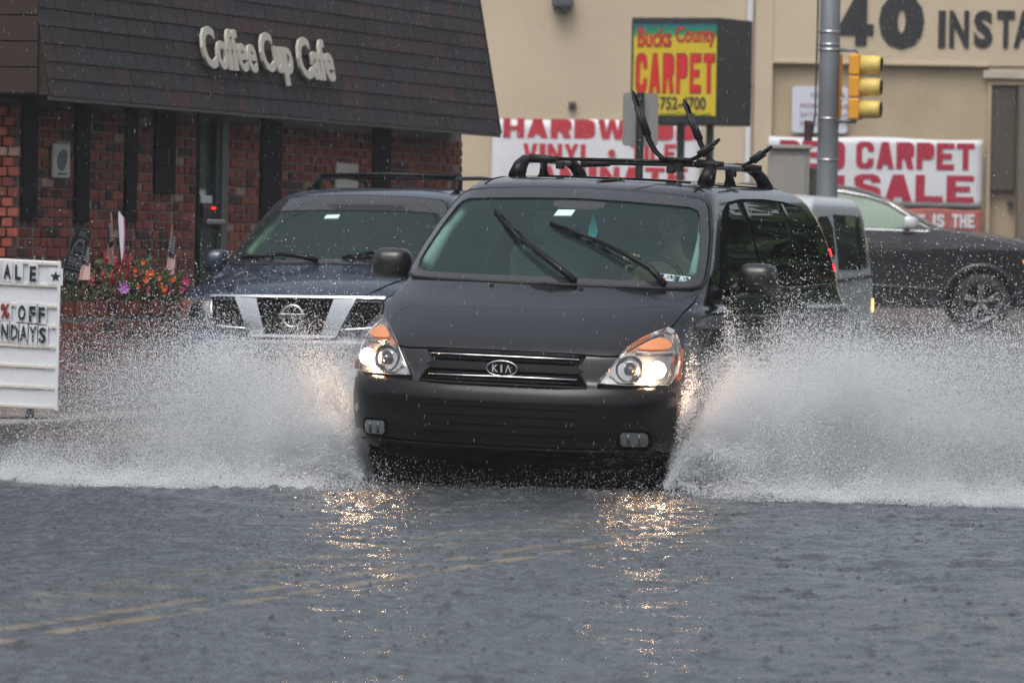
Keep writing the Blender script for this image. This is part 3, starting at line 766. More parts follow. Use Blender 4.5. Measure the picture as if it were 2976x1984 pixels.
for f in (.47, .80):
    q = A + Uf * (wf * f) - Nf * (wsd * .3)
    adopt(pyl, MB().box((q.x, q.y, (zb_ + gz(0, YP)) / 2), (.11, .11, zb_ - gz(0, YP) + .02)).build('post', BLKM, bevel=.01))

# ------------------------------------------------------------------ traffic sign seen from behind
a, b = at(1811, 270, 52), at(1911, 426, 52)
ns = top('traffic_sign', 'grey back of a small traffic sign on a dark perforated post', 'sign', ((a.x + b.x) / 2, 52, gz(0, 52)))
adopt(ns, MB().prism(rrect(a.x, b.x, b.z, a.z, .03), .004, (Vector((0, 52, 0)), Vector((1, 0, 0)), UP, Vector((0, 1, 0)))).build('panel', mat('sign_back', (.30, .29, .28), rough=.45, metal=.3, noise=.08)))
mbp = MB(); xp = at(1859, 400, 52).x; zz = gz(0, 52)
mbp.box((xp - .028, 51.985, (zz + a.z) / 2), (.012, .03, a.z - zz)); mbp.box((xp + .028, 51.985, (zz + a.z) / 2), (.012, .03, a.z - zz)); mbp.box((xp, 51.972, (zz + a.z) / 2), (.044, .006, a.z - zz))
adopt(ns, mbp.build('post', mat('green_post', (.014, .020, .018), rough=.5)))
mh = MB()
z = zz + .1
while z < a.z - .02: mh.lathe([(.0045, -.002), (.0045, 0), (0, 0)], n=8, axis='Y', c=(xp, 51.9685, z)); z += .0254
adopt(ns, mh.build('hole', mat('hole_grey', (.16, .16, .15), rough=.8))); ns.children[-1]['kind'] = 'stuff'
for z in (a.z - .05, b.z + .05): adopt(ns, MB().lathe([(0, -.012), (.011, -.012), (.011, 0)], n=8, axis='Y', c=(xp, 51.969, z)).build('bolt', CHR2))

# ------------------------------------------------------------------ signal pole, signal heads, cabinet
YS = 72.0; gp = gz(0, YS)
a, b = at(2409, 0, YS), at(2401, 560, YS)
POLEM = mat('galvanised_pole', (.17, .185, .20), rough=.45, metal=.35, noise=.15, nscale=4)
pol = top('signal_pole', 'thick grey steel pole carrying the yellow traffic signal', 'pole', (b.x, YS, gp))
adopt(pol, MB().lathe([(.16, gp), (.16, gp + .25), (.128, gp + .27), (.124, 3.0), (.118, 6.4), (0, 6.42)], n=28, c=(b.x + .01, YS, 0)).build('shaft', POLEM, smooth=True))
for py in (93, 130, 145, 345, 465):
    z = at(2405, py, YS).z; adopt(pol, MB().lathe([(.128, -.012), (.131, -.012), (.131, .012), (.128, .012)], n=28, c=(b.x + .01, YS, z)).build('band', CHR2, smooth=True))
adopt(pol, MB().tube([(b.x - .135, YS - .02, 6.0), (b.x - .14, YS - .03, 4.0), (b.x - .15, YS - .03, 3.05), (b.x - .185, YS - .03, 2.8)], .012, n=6).build('cable', BLKM, smooth=True))
q = at(2348, 380, YS); adopt(pol, MB().box((q.x, YS - .05, q.z), (.095, .1, .24)).build('junction_box', mat('dark_red_box', (.045, .016, .018), rough=.5), bevel=.01))
YELB = mat('signal_yellow', (.80, .36, .025), rough=.42, noise=.08, nscale=6)
YELV = mat('visor_yellow', (.78, .58, .16), rough=.4, noise=.08, nscale=6)
# signal head faces image-right (+X)
sx0 = at(2473, 250, YS).x; zt1, zb1 = at(2480, 157, YS).z, at(2480, 350, YS).z
sg = top('traffic_signal', 'yellow three-lens traffic signal with round visors facing right', 'traffic light', (sx0 + .05, YS - .1, zb1), 'signal heads on the pole')
hh = (zt1 - zb1) / 3
yawS = R(0)
for i in range(3):
    zc = zb1 + hh * (i + .5)
    hd = adopt(sg, MB().box((sx0 + .055, YS - .1, zc), (.13, .25, hh - .012)).build('housing_section', YELB, bevel=.02))
    xo = sx0 + .12
    # visor: tunnel tube, open at the front, black inside
    vs = MB().lathe([(.112, 0), (.108, .18), (.101, .245)], n=28, axis='X', c=(xo, YS - .1, zc)).build('visor', YELV, smooth=True)
    md = vs.modifiers.new('s', 'SOLIDIFY'); md.thickness = .006; adopt(sg, vs)
    adopt(sg, MB().lathe([(.100, .02), (.098, .18), (.093, .243)], n=28, axis='X', c=(xo, YS - .1, zc)).build('visor_lining', BLKM, smooth=True))
    adopt(sg, MB().lathe([(.098, .004), (.07, .03), (0, .045)], n=24, axis='X', c=(xo, YS - .1, zc)).build('lens', mat('dark_lens', (.02, .02, .022), rough=.2), smooth=True))
sg.rotation_euler = (0, 0, R(-16))
for z0, z1 in ((zt1 + .03, zt1 - .0), (zb1 - .03, zb1)):
    adopt(sg, MB().tube([(b.x + .1, YS - .06, z0 + .01), (sx0 + .05, YS - .1, z0 + .01), (sx0 + .06, YS - .1, z1)], .022, n=8).build('bracket', POLEM, smooth=True))
# second head seen edge-on right beside the pole
x2 = at(2438, 250, YS).x
s2 = top('traffic_signal', 'thin orange edge of a second signal head right behind the pole', 'traffic light', (x2, YS + .1, zb1), 'signal heads on the pole')
for i in range(3):
    zc = zb1 + .01 + hh * (i + .5)
    adopt(s2, MB().box((x2, YS + .16, zc), (.085, .25, hh - .012)).build('housing_section', YELB, bevel=.015))
    adopt(s2, MB().lathe([(.1, .0), (.09, .2)], n=20, axis='Y', c=(x2 - .04, YS + .285, zc)).build('visor', YELB, smooth=True))
a, b2 = at(2237, 425, 74), at(2352, 560, 74)
cbn = top('signal_cabinet', 'grey metal control cabinet beside the signal pole', 'cabinet', ((a.x + b2.x) / 2, 74, gz(0, 74)))
GC = mat('cabinet_grey', (.33, .32, .30), rough=.5, noise=.08, nscale=3)
adopt(cbn, MB().box(((a.x + b2.x) / 2, 74.2, (a.z + .9) / 2 + .1), (b2.x - a.x, .4, a.z - 1.1)).build('casing', GC, bevel=.015),)
adopt(cbn, MB().box(((a.x + b2.x) / 2, 74.17, a.z - .005), (b2.x - a.x + .05, .46, .05)).build('lid', GC, bevel=.01))
adopt(cbn, MB().box(((a.x + b2.x) / 2, 73.99, (a.z + .9) / 2 + .1), (b2.x - a.x - .1, .02, a.z - 1.35)).build('door', GC, bevel=.008))
adopt(cbn, MB().box(((a.x + b2.x) / 2, 74.2, .55), (.34, .3, 1.1)).build('pedestal', CONC))
adopt(cbn, MB().box((b2.x + .10, 74.25, 1.6), (.18, .3, 1.7)).build('side_box', mat('dark_box', (.07, .068, .065), rough=.5), bevel=.01))
# ------------------------------------------------------------------ cafe
W0 = Vector((-3.851, 47.0, 0))
def cw(t, z, off=0.0): return W0 + A_DIR * t + N_DIR * off + UP * z
cafe = tag(empty('cafe_building', W0, (0, 0, 0)), 'red brick cafe with a leaning brown shingle roof and cream 3D lettering', 'building')
C_ROT = Euler((0, 0, math.pi / 2 - BETA))            # local x along the wall
CM = Matrix(((A_DIR.x, -N_DIR.x, 0), (A_DIR.y, -N_DIR.y, 0), (0, 0, 1)))   # columns: a, -n, up
CQ = CM.to_quaternion()
bpy.context.view_layer.update()
MORT = mat('mortar', (0.27, 0.22, 0.19), rough=.9, noise=.3, nscale=8)
BR = [mat('brick_red', (0.30, 0.074, 0.047), rough=.75, noise=.35, nscale=9, bump=.4, bscale=50),
      mat('brick_deep', (0.185, 0.046, 0.035), rough=.75, noise=.35, nscale=9, bump=.4, bscale=50),
      mat('brick_orange', (0.33, 0.095, 0.060), rough=.75, noise=.3, nscale=9, bump=.4, bscale=50),
      mat('brick_burnt', (0.060, 0.030, 0.026), rough=.7, noise=.4, nscale=9, bump=.4, bscale=50),
      mat('brick_pale', (0.38, 0.26, 0.20), rough=.8, noise=.35, nscale=12, bump=.4, bscale=50)]
SHADETIMB = mat('recess_shade_timber', (0.012, 0.010, 0.009), rough=.7, noise=.4, nscale=6, spec=.15)
def unit_brick(m):
    me = bpy.data.meshes.new('brick'); bm = bmesh.new(); bmesh.ops.create_cube(bm, size=1)
    bmesh.ops.bevel(bm, geom=bm.edges, offset=.06, segments=1, affect='EDGES'); bm.to_mesh(me); bm.free(); me.materials.append(m); return me
BMESH = [unit_brick(m) for m in BR]
class Bricks:
    def __init__(s, par, limit, q): s.par, s.limit, s.q, s.n = par, limit, q, 0; s.rest = []
    def put(s, c, size, k):
        if s.n < s.limit:
            o = bpy.data.objects.new('brick', BMESH[k]); COL.objects.link(o); o.parent = s.par
            o.location = c - s.par.location; o.rotation_mode = 'QUATERNION'; o.rotation_quaternion = s.q; o.scale = size; s.n += 1
        else: s.rest.append((c, size, k))
    def finish(s):
        if not s.rest: return
        vs, fs, mi = [], [], []; rot = s.q.to_matrix()
        base = [Vector(v.co) for v in BMESH[0].vertices]; bf = [tuple(p.vertices) for p in BMESH[0].polygons]
        for c, sz, k in s.rest:
            b = len(vs); vs += [tuple(rot @ Vector((v.x * sz[0], v.y * sz[1], v.z * sz[2])) + c - s.par.location) for v in base]
            fs += [tuple(i + b for i in f) for f in bf]; mi += [k] * len(bf)
        me = bpy.data.meshes.new('brickwork'); me.from_pydata(vs, [], fs)
        for m in BR: me.materials.append(m)
        me.polygons.foreach_set('material_index', mi); o = link('brickwork', me, None, s.par); o['kind'] = 'stuff'
def pick(dark=0.0):
    r = rnd.random()
    if r < .10 + dark: return 3
    if r < .38 + dark * 1.4: return 1
    if r < .80: return 0
    if r < .955: return 2
    return 4
bk = Bricks(cafe, 292, CQ)
PIT = .0785
def courses(t0, t1, z0, z1, off=0.0, L=.305, dark=0.0):
    r = int(z0 / PIT)
    while r * PIT < z1:
        z = (r + .5) * PIT; s0 = t0 - (L / 2 if r % 2 else 0) - .0
        s0 = math.floor(t0 / L) * L - (L / 2 if r % 2 else 0)
        while s0 < t1:
            a_, b_ = max(s0, t0), min(s0 + L, t1)
            if b_ - a_ > .05:
                if rnd.random() < .12 and b_ - a_ > .2:      # a header pair
                    m_ = (a_ + b_) / 2
                    for x0_, x1_ in ((a_, m_), (m_, b_)): bk.put(cw((x0_ + x1_) / 2, z, off - .03 + rnd.uniform(-.003, .003)), (x1_ - x0_ - .035, .06, PIT - .0125), pick(dark))
                else: bk.put(cw((a_ + b_) / 2, z, off - .03 + rnd.uniform(-.003, .003)), (b_ - a_ - .055, .06, PIT - .0155), pick(dark))
            s0 += L
        r += 1
for t0, t1 in ((.33, 1.23), (1.55, 2.44), (2.71, 3.17), (3.70, 4.29)): courses(t0, t1, .92, 2.43)
courses(3.17, 3.70, .92, 1.80, off=-.004, dark=.15)
courses(5.05, 6.02, 1.2, 2.43)
for t0, t1 in ((.0, .33), (1.23, 1.55), (2.44, 2.71)): courses(t0, t1, .92, 1.55, off=-.006, dark=.35)  # darker brick mix paints recess shade below the black strips
courses(6.6, 9.4, 1.72, 2.43); courses(9.94, 12.42, 1.72, 2.43)
# corner pier facing the camera (end wall): headers
r = 11
while (r + .5) * PIT < 2.40:
    z = (r + .5) * PIT
    for i in range(7):
        x = -.095 * i - (.045 if r % 2 else 0)
        p = W0 + Vector((x - .045, .0, z)); bk.put(p + Vector((0, -.12, 0)), (.05, .085, PIT - .0125), pick(-.05))
    r += 1
bk.finish()
mw = MB()
mw.prism([(0, 0), (12.42, 0), (12.42, 2.5), (0, 2.5)], .3, (W0 - N_DIR * .018, A_DIR, UP, -N_DIR))
adopt(cafe, mw.build('wall', MORT))
adopt(cafe, MB().box((W0.x - 2.02, W0.y + .01 - .045 + .05, 1.25), (3.99, .12, 2.5)).build('end_wall', MORT))
for t0, t1 in ((0, .33), (1.23, 1.55), (2.44, 2.71), (6.02, 6.6), (9.4, 9.94)):
    zb = 1.55 if t0 < 5 else .1
    adopt(cafe, MB().prism([(t0 + .004, zb), (t1 - .004, zb), (t1 - .004, 2.49), (t0 + .004, 2.49)], .03, (W0 - N_DIR * .012, A_DIR, UP, N_DIR)).build('recess_shade_strip', SHADETIMB, bevel=.004))  # near-black strips paint the deep shade of narrow wall recesses
adopt(cafe, MB().prism([(3.18, 1.80), (3.69, 1.80), (3.69, 2.49), (3.18, 2.49)], .025, (W0 - N_DIR * .012, A_DIR, UP, N_DIR)).build('timber_panel', SHADETIMB, bevel=.004))
adopt(cafe, MB().box(cw(3.22, 2.10, .05), (.12, .12, .14)).build('wall_box', mat('wall_box_black', (.012, .014, .016), rough=.4), bevel=.01))
# door
DG = mat('door_glass_dark', (.06, .075, .08), rough=.05, coat=1.0)
DFR = mat('door_frame_grey', (.13, .135, .13), rough=.4, metal=.3); DFD = mat('door_frame_dark', (.012, .02, .018), rough=.4)
def wbox(name, t0, t1, z0, z1, off, d, m, bevel=.004): return adopt(cafe, MB().prism([(t0, z0), (t1, z0), (t1, z1), (t0, z1)], d, (W0 + N_DIR * off, A_DIR, UP, N_DIR)).build(name, m, bevel=bevel))
wbox('door_backing', 4.30, 5.04, .5, 2.49, -.014, .02, DFD)
wbox('door_glass', 4.32, 4.62, 1.72, 2.40, .008, .006, DG)
wbox('door_lower_panel', 4.32, 4.80, .9, 1.52, .008, .02, DFD)
wbox('door_frame', 4.62, 4.74, 1.72, 2.42, .008, .05, DFD); wbox('door_frame', 4.76, 4.92, 1.0, 2.44, .010, .06, DFR)
wbox('push_bar', 4.34, 4.80, 1.555, 1.60, .03, .06, CHR2, .01)
wbox('door_lock', 4.36, 4.68, 1.61, 1.735, .01, .03, mat('lock_black', (.01, .01, .012), rough=.4), .008)
wbox('lock_light', 4.55, 4.66, 1.683, 1.705, .045, .006, mat('red_led', (.4, .0, .0), emit=(1, .02, .02), estr=1.4), .001)
wbox('lock_plate', 4.34, 4.62, 1.735, 1.80, .01, .02, WHT, .002)
# plaques
def plaque(t0, t1, z0, z1, label, txt=None):
    pl = tag(empty('wall_plaque', cw((t0 + t1) / 2, z0, .02)), label, 'plaque', 'white plaques on the brick wall')
    n = 6; top_ = [(t0 + (t1 - t0) * k / (2 * n), z1 + (.018 if k % 2 else 0)) for k in range(2 * n + 1)]
    bot_ = [(t1 - (t1 - t0) * k / (2 * n), z0 - (.018 if k % 2 else 0)) for k in range(2 * n + 1)]
    adopt(pl, MB().prism(bot_ + top_, .02, (W0 + N_DIR * .01, A_DIR, UP, N_DIR)).build('board', mat('plaque_white', (.62, .62, .55), rough=.6, noise=.12, nscale=20)))
    fr = (W0 + N_DIR * .031, A_DIR, UP, N_DIR)
    INK = mat('plaque_ink', (.16, .17, .17), rough=.6)
    tc_, zc = (t0 + t1) / 2, (z0 + z1) / 2
    if txt: adopt(pl, text_part('lettering', txt, (t0 + .09, t1 - .07, z1 - .125, z1 - .075), fr, INK, None, extrude=.003, offset=.02))
    else:
        cup = [(tc_ - .10, zc + .05), (tc_ + .04, zc + .10), (tc_ + .13, zc + .07), (tc_ + .10, zc - .03), (tc_ + .02, zc - .09), (tc_ - .08, zc - .07), (tc_ - .12, zc - .02)]
        adopt(pl, MB().prism(smoothpoly(cup, 2), .003, fr).build('cup_picture', INK))
        adopt(pl, MB().tube([W0 + A_DIR * (tc_ - .1 + .03 * k) + UP * (zc - .11 + .012 * (k % 2)) + N_DIR * .033 for k in range(8)], .006, n=5).build('saucer_line', INK))
plaque(.65, 1.03, 1.905, 2.15, 'white scalloped plaque with a grey cup picture on the brick wall')
plaque(8.17, 8.85, 1.74, 2.135, 'white scalloped plaque with small dark lettering above the SUV roof rack', 'Est. 1978')

# roof
LEAN = R(10.4); RV = UP * math.cos(LEAN) - N_DIR * math.sin(LEAN); RN = N_DIR * math.cos(LEAN) + UP * math.sin(LEAN)
E0 = cw(0, 2.505, .45)
ta, tb = -.63, 12.12
cs = [(.44, 2.515), (.44 - .4, 4.7), (-6, 4.7), (-6, 2.515)]
v = [W0 + A_DIR * (ta + .03) + N_DIR * p[0] + UP * p[1] for p in cs] + [W0 + A_DIR * (tb - .03) + N_DIR * p[0] + UP * p[1] for p in cs]
ROOFD = mat('roof_deck', (.022, .015, .013), rough=.7, noise=.4, nscale=4)
adopt(cafe, mesh('roof_deck', v, [(0, 1, 2, 3), (7, 6, 5, 4), (0, 4, 5, 1), (1, 5, 6, 2), (3, 2, 6, 7), (0, 3, 7, 4)], ROOFD))
SH = [mat('shingle_brown', (.040, .026, .024), rough=.62, noise=.3, nscale=10, bump=.5, bscale=90), mat('shingle_grey', (.030, .029, .034), rough=.62, noise=.3, nscale=10, bump=.5, bscale=90),
      mat('shingle_red', (.056, .025, .022), rough=.62, noise=.3, nscale=10, bump=.5, bscale=90), mat('shingle_dark', (.024, .018, .017), rough=.62, noise=.3, nscale=10, bump=.5, bscale=90)]
def unit_shingle(m):
    me = bpy.data.meshes.new('shingle')
    # x across, z up the slope, y out of the slope; thick butt at the bottom
    vv = [(-.5, 0, 0), (.5, 0, 0), (.5, .013, 0), (-.5, .013, 0), (-.5, 0, 1), (.5, 0, 1), (.5, .003, 1), (-.5, .003, 1)]
    me.from_pydata(vv, [], [(0, 1, 2, 3), (3, 2, 6, 7), (4, 7, 6, 5), (0, 4, 5, 1), (0, 3, 7, 4), (1, 5, 6, 2)]); me.update(); me.materials.append(m); return me
SM = [unit_shingle(m) for m in SH]
RMT = Matrix((A_DIR, RN, RV)).transposed(); 
if RMT.determinant() < 0: SFLIP = True
else: SFLIP = False
RQ = Matrix((-A_DIR, RN, RV)).transposed().to_quaternion() if SFLIP else RMT.to_quaternion()
bpy.context.view_layer.update()
cnt = 0; rest = [[], [], [], []]; EXP = .139
for row in range(16):
    t = ta - (.2 if row % 2 else 0.0); k = rnd.randrange(4)
    while t < tb:
        w = rnd.choice((.27, .34, .42, .30)); a_, b_ = max(t, ta), min(t + w, tb); t += w
        if b_ - a_ < .05: continue
        if rnd.random() < .55: k = rnd.choice((0, 0, 1, 2, 3, 0, 3, 1))
        c = E0 + A_DIR * ((a_ + b_) / 2) + RV * (row * EXP - .005) + RN * (.006 + rnd.uniform(0, .002)); sc = (b_ - a_ - .010, 1.0, EXP * 1.04)
        vis = (row < 7)
        if vis and cnt < 270:
            o = bpy.data.objects.new('shingle', SM[k]); COL.objects.link(o); o.parent = cafe; o.location = c - W0
            o.rotation_mode = 'QUATERNION'; o.rotation_quaternion = RQ; o.scale = sc; cnt += 1
        else: rest[k].append((c, sc))
vs, fs, mi = [], [], []; rm = RQ.to_matrix()
base = [Vector(q.co) for q in SM[0].vertices]; bf = [tuple(p.vertices) for p in SM[0].polygons]
for k in range(4):
    for c, sz in rest[k]:
        b = len(vs); vs += [tuple(rm @ Vector((q.x * sz[0], q.y * sz[1], q.z * sz[2])) + c - W0) for q in base]; fs += [tuple(i + b for i in f) for f in bf]; mi += [k] * len(bf)
me = bpy.data.meshes.new('upper_shingles'); me.from_pydata(vs, [], fs)
for m in SH: me.materials.append(m)
me.polygons.foreach_set('material_index', mi); link('upper_shingles', me, None, cafe)['kind'] = 'stuff'
adopt(cafe, MB().prism([(ta - .01, -.035), (tb + .01, -.035), (tb + .01, .0), (ta - .01, .0)], .02, (E0 - RN * .012, A_DIR, RV, RN)).build('drip_edge', mat('drip_edge', (.05, .035, .033), rough=.4)))
adopt(cafe, MB().prism([(-.02, 0), (.02, 0), (.02, 2.2), (-.02, 2.2)], .03, (E0 + A_DIR * tb - RN * .01, A_DIR, RV, RN)).build('gable_trim', ROOFD))
# end face boards on the left gable
for i in range(8):
    adopt(cafe, MB().box(W0 + A_DIR * (ta + .012) + N_DIR * (-1.2) + UP * (2.62 + i * .2), (3.1, .02, .19), CM.to_4x4().to_3x3() @ Matrix.Rotation(math.pi / 2, 3, 'Z')).build('gable_board', mat('gable_brown', (.030, .017, .012), rough=.7, noise=.4, nscale=5), bevel=.004))
# letters on the roof
CREAM = mat('cream_letter', (.66, .62, .53), rough=.5, noise=.06)
CREAMS = CREAM
def split_text(par, name, s, box, frame, m, extrude, offset):
    o = text_part(name, s, box, frame, m, None, extrude=extrude, offset=offset)
    me = o.data; n = len(me.vertices); pr = list(range(n))
    def fd(a):
        while pr[a] != a: pr[a] = pr[pr[a]]; a = pr[a]
        return a
    for p in me.polygons:
        r0 = fd(p.vertices[0])
        for q in p.vertices[1:]: pr[fd(q)] = r0
    groups = {}
    for p in me.polygons: groups.setdefault(fd(p.vertices[0]), []).append(tuple(p.vertices))
    vv = [tuple(q.co) for q in me.vertices]; bpy.data.objects.remove(o)
    for g in groups.values():
        ids = sorted({i for f in g for i in f}); mp = {i: k for k, i in enumerate(ids)}
        adopt(par, mesh(name, [vv[i] for i in ids], [tuple(mp[i] for i in f) for f in g], m))
lf = (E0 + RN * .05, A_DIR, RV, RN)
split_text(cafe, 'letter', 'Coffee', (3.10, 4.53, .330, .69), lf, CREAM, .024, .026)
split_text(cafe, 'letter', 'Cup', (4.68, 5.54, .250, .70), lf, CREAM, .024, .026)
split_text(cafe, 'letter', 'Cafe', (5.72, 6.74, .325, .70), lf, CREAM, .024, .026)

# sidewalk and kerb in front of the cafe
sw = MB(); sw.prism([(-9, -.35), (14, -.35), (14, 2.0), (-9, 2.0)], .0, (W0, A_DIR, N_DIR, UP))
swp = [W0 + A_DIR * t + N_DIR * o for t, o in ((-5.2, -6), (14, -6), (14, 1.55), (-5.2, 1.55))]
slab = MB(); slab.v = [(p.x, p.y, -.3) for p in swp] + [(p.x, p.y, .10) for p in swp]; slab.f = [(3, 2, 1, 0), (4, 5, 6, 7), (0, 1, 5, 4), (1, 2, 6, 5), (2, 3, 7, 6), (3, 0, 4, 7)]
tag(slab.build('pavement', CONC), 'pale wet pavement in front of the brick cafe', kind='structure')
for i in range(16):
    t0 = -5.2 + i * 1.2; o = MB().prism([(t0 + .006, 1.555), (t0 + 1.194, 1.555), (t0 + 1.194, 1.70), (t0 + .006, 1.70)], .40, (W0 - UP * .28, A_DIR, N_DIR, UP)).build('curb_stone', CURB, bevel=.015)
    if i == 0: kerb = tag(empty('curb', W0), 'grey stone kerb along the cafe pavement', 'kerb'); kerb['kind'] = 'structure'
    adopt(kerb, o)

# planter
plt = tag(empty('brick_planter', cw(-.3, 0, .75)), 'low brick planter full of flowers in front of the cafe', 'planter')
bpy.context.view_layer.update()
pb = Bricks(plt, 290, CQ)
pt0, pt1, po = -1.9, 1.35, 1.0
adopt(plt, MB().prism([(pt0, 0), (pt1, 0), (pt1, .93), (pt0, .93)], .5, (W0 + N_DIR * (po - .015), A_DIR, UP, -N_DIR)).build('core', MORT))
t = pt0
while t < pt1:
    pb.put(cw(t + .035, .885, po - .03), (.058, .07, .11), pick()); t += .070
r = 3
while (r + .5) * PIT < .82:
    s0 = pt0 - (.15 if r % 2 else 0)
    while s0 < pt1:
        a_, b_ = max(s0, pt0), min(s0 + .305, pt1)
        if b_ - a_ > .05: pb.put(cw((a_ + b_) / 2, (r + .5) * PIT, po - .04), (b_ - a_ - .03, .06, PIT - .013), pick())
        s0 += .305
    r += 1
pb.finish()
LEAF = [mat('leaf_green', (.045, .080, .022), rough=.55, noise=.4, nscale=30), mat('leaf_olive', (.060, .062, .020), rough=.6, noise=.4, nscale=30), mat('leaf_red', (.10, .016, .012), rough=.6, noise=.4, nscale=30)]
def foliage(name, n, fn, mats, size=.05, seed=1):
    rg = np.random.default_rng(seed); vs, fs, mi = [], [], []
    for i in range(n):
        c, k = fn(rg); d = Vector(rg.normal(size=3)).normalized(); u = d.orthogonal().normalized(); w = d.cross(u); sz = size * rg.uniform(.5, 1.2); b = len(vs)
        vs += [tuple(c - u * sz * .9), tuple(c + w * sz * .35 + d * sz * .1), tuple(c + u * sz), tuple(c - w * sz * .35 + d * sz * .1)]; fs.append((b, b + 1, b + 2, b + 3)); mi.append(k)
    me = bpy.data.meshes.new(name); me.from_pydata(vs, [], fs)
    for m in mats: me.materials.append(m)
    me.polygons.foreach_set('material_index', mi); return link(name, me)
def pf(rg):
    t = rg.uniform(pt0, pt1 + .05); h = .20 + .12 * math.sin(t * 2.1 + 1) + .06 * math.sin(t * 7)
    return cw(t, .92 + abs(rg.random() ** .8) * h, rg.uniform(.55, 1.02)), (2 if rg.random() < .14 + .35 * (math.sin(t * 1.7 + 2.5) > .5) else (1 if rg.random() < .4 else 0))
tag(foliage('flower_bed', 3600, pf, LEAF, .045, 3), 'mixed green and reddish foliage filling the brick planter', 'foliage', kind='stuff')
# blooms: positions read from the picture, standing in the planter
def bloom(name, px, py, r, m, label, group, petals=9, off=1.06, flat=.5):
    r *= 1.3
    d = at(px, py, 47) - Vector((0, 0, CAMH)); o0 = Vector((0, 0, CAMH)); t_ = ((W0 + N_DIR * off - o0).dot(N_DIR)) / d.dot(N_DIR); c = o0 + d * t_
    b = MB()
    for k in range(petals):
        a_ = 2 * math.pi * k / petals; dr = Vector((math.cos(a_), -.3, math.sin(a_)))
        sd_ = Vector((-math.sin(a_), 0, math.cos(a_)))
        b.add([c, c + dr * r * .6 + sd_ * r * .34 + Vector((0, -.3 * r, 0)), c + dr * r * rnd.uniform(.85, 1.1), c + dr * r * .6 - sd_ * r * .34 + Vector((0, -.3 * r, 0))], [(0, 1, 2, 3)])
    t0 = tag(empty(name, c - Vector((0, 0, .1))), label, 'flower', group)
    adopt(t0, b.build('petals', m)); adopt(t0, MB().tube([c + Vector((0, .01, 0)), c + Vector((.01, .02, -.14))], .004, n=5).build('stem', LEAF[0]))
    b2 = MB().lathe([(0, -r * .35), (r * .3, -r * .25), (r * .34, 0)], n=8, axis='Y', c=c); adopt(t0, b2.build('centre', m))
ORG = mat('marigold_orange', (.75, .13, .01), rough=.6); PUR = mat('petunia_purple', (.50, .22, .62), rough=.6); PNK = mat('flower_pink', (.62, .06, .25), rough=.6); REDF = mat('salvia_red', (.22, .008, .015), rough=.6)
ORD = ['first', 'second', 'third', 'fourth', 'fifth', 'sixth', 'seventh', 'eighth', 'ninth', 'tenth', 'eleventh', 'twelfth']
MGX = [416, 431, 443, 424, 463, 503, 401, 467, 474, 481, 477, 393]
for px, py, r in ((416, 763, .017), (431, 794, .022), (443, 793, .02), (424, 812, .024), (463, 809, .018), (503, 812, .019), (401, 832, .019), (467, 828, .019), (474, 841, .02), (481, 840, .018), (477, 853, .018), (393, 786, .015)):
    bloom('marigold', px, py, r, ORG, ORD[sorted(MGX).index(px)] + ' orange marigold from the left in the brick planter', 'orange marigolds in the planter')
bloom('petunia', 360, 838, .04, PUR, 'large pale purple petunia in the brick planter', None, petals=6)
for px, py, r in ((540, 818, .028), (432, 838, .012), (430, 852, .014), (533, 840, .016), (528, 848, .014), (497, 846, .012)):
    bloom('pink_flower', px, py, r, PNK, ORD[sorted([540, 432, 430, 533, 528, 497]).index(px)] + ' pink bloom from the left in the brick planter', 'pink blooms in the planter')
for px, py, h in ((308, 750, .05), (338, 762, .06), (361, 755, .05), (378, 762, .07), (350, 790, .05), (392, 800, .05), (368, 800, .06), (300, 800, .04), (325, 806, .05), (270, 815, .04)):
    d = at(px, py, 47) - Vector((0, 0, CAMH)); t_ = ((W0 + N_DIR * 1.03 - Vector((0, 0, CAMH))).dot(N_DIR)) / d.dot(N_DIR); c = Vector((0, 0, CAMH)) + d * t_
    sp = tag(empty('red_flower', c - UP * .1), ORD[sorted([308, 338, 361, 378, 350, 392, 368, 300, 325, 270]).index(px)] + ' dark red flower spike from the left in the planter', 'flower', 'red flower spikes in the planter')
    adopt(sp, MB().tube([c - UP * h, c, c + UP * h], [.012, .02, .006], n=7).build('spike', REDF), MB().tube([c - UP * (h + .12), c - UP * h], .004, n=5).build('stem', LEAF[0]))

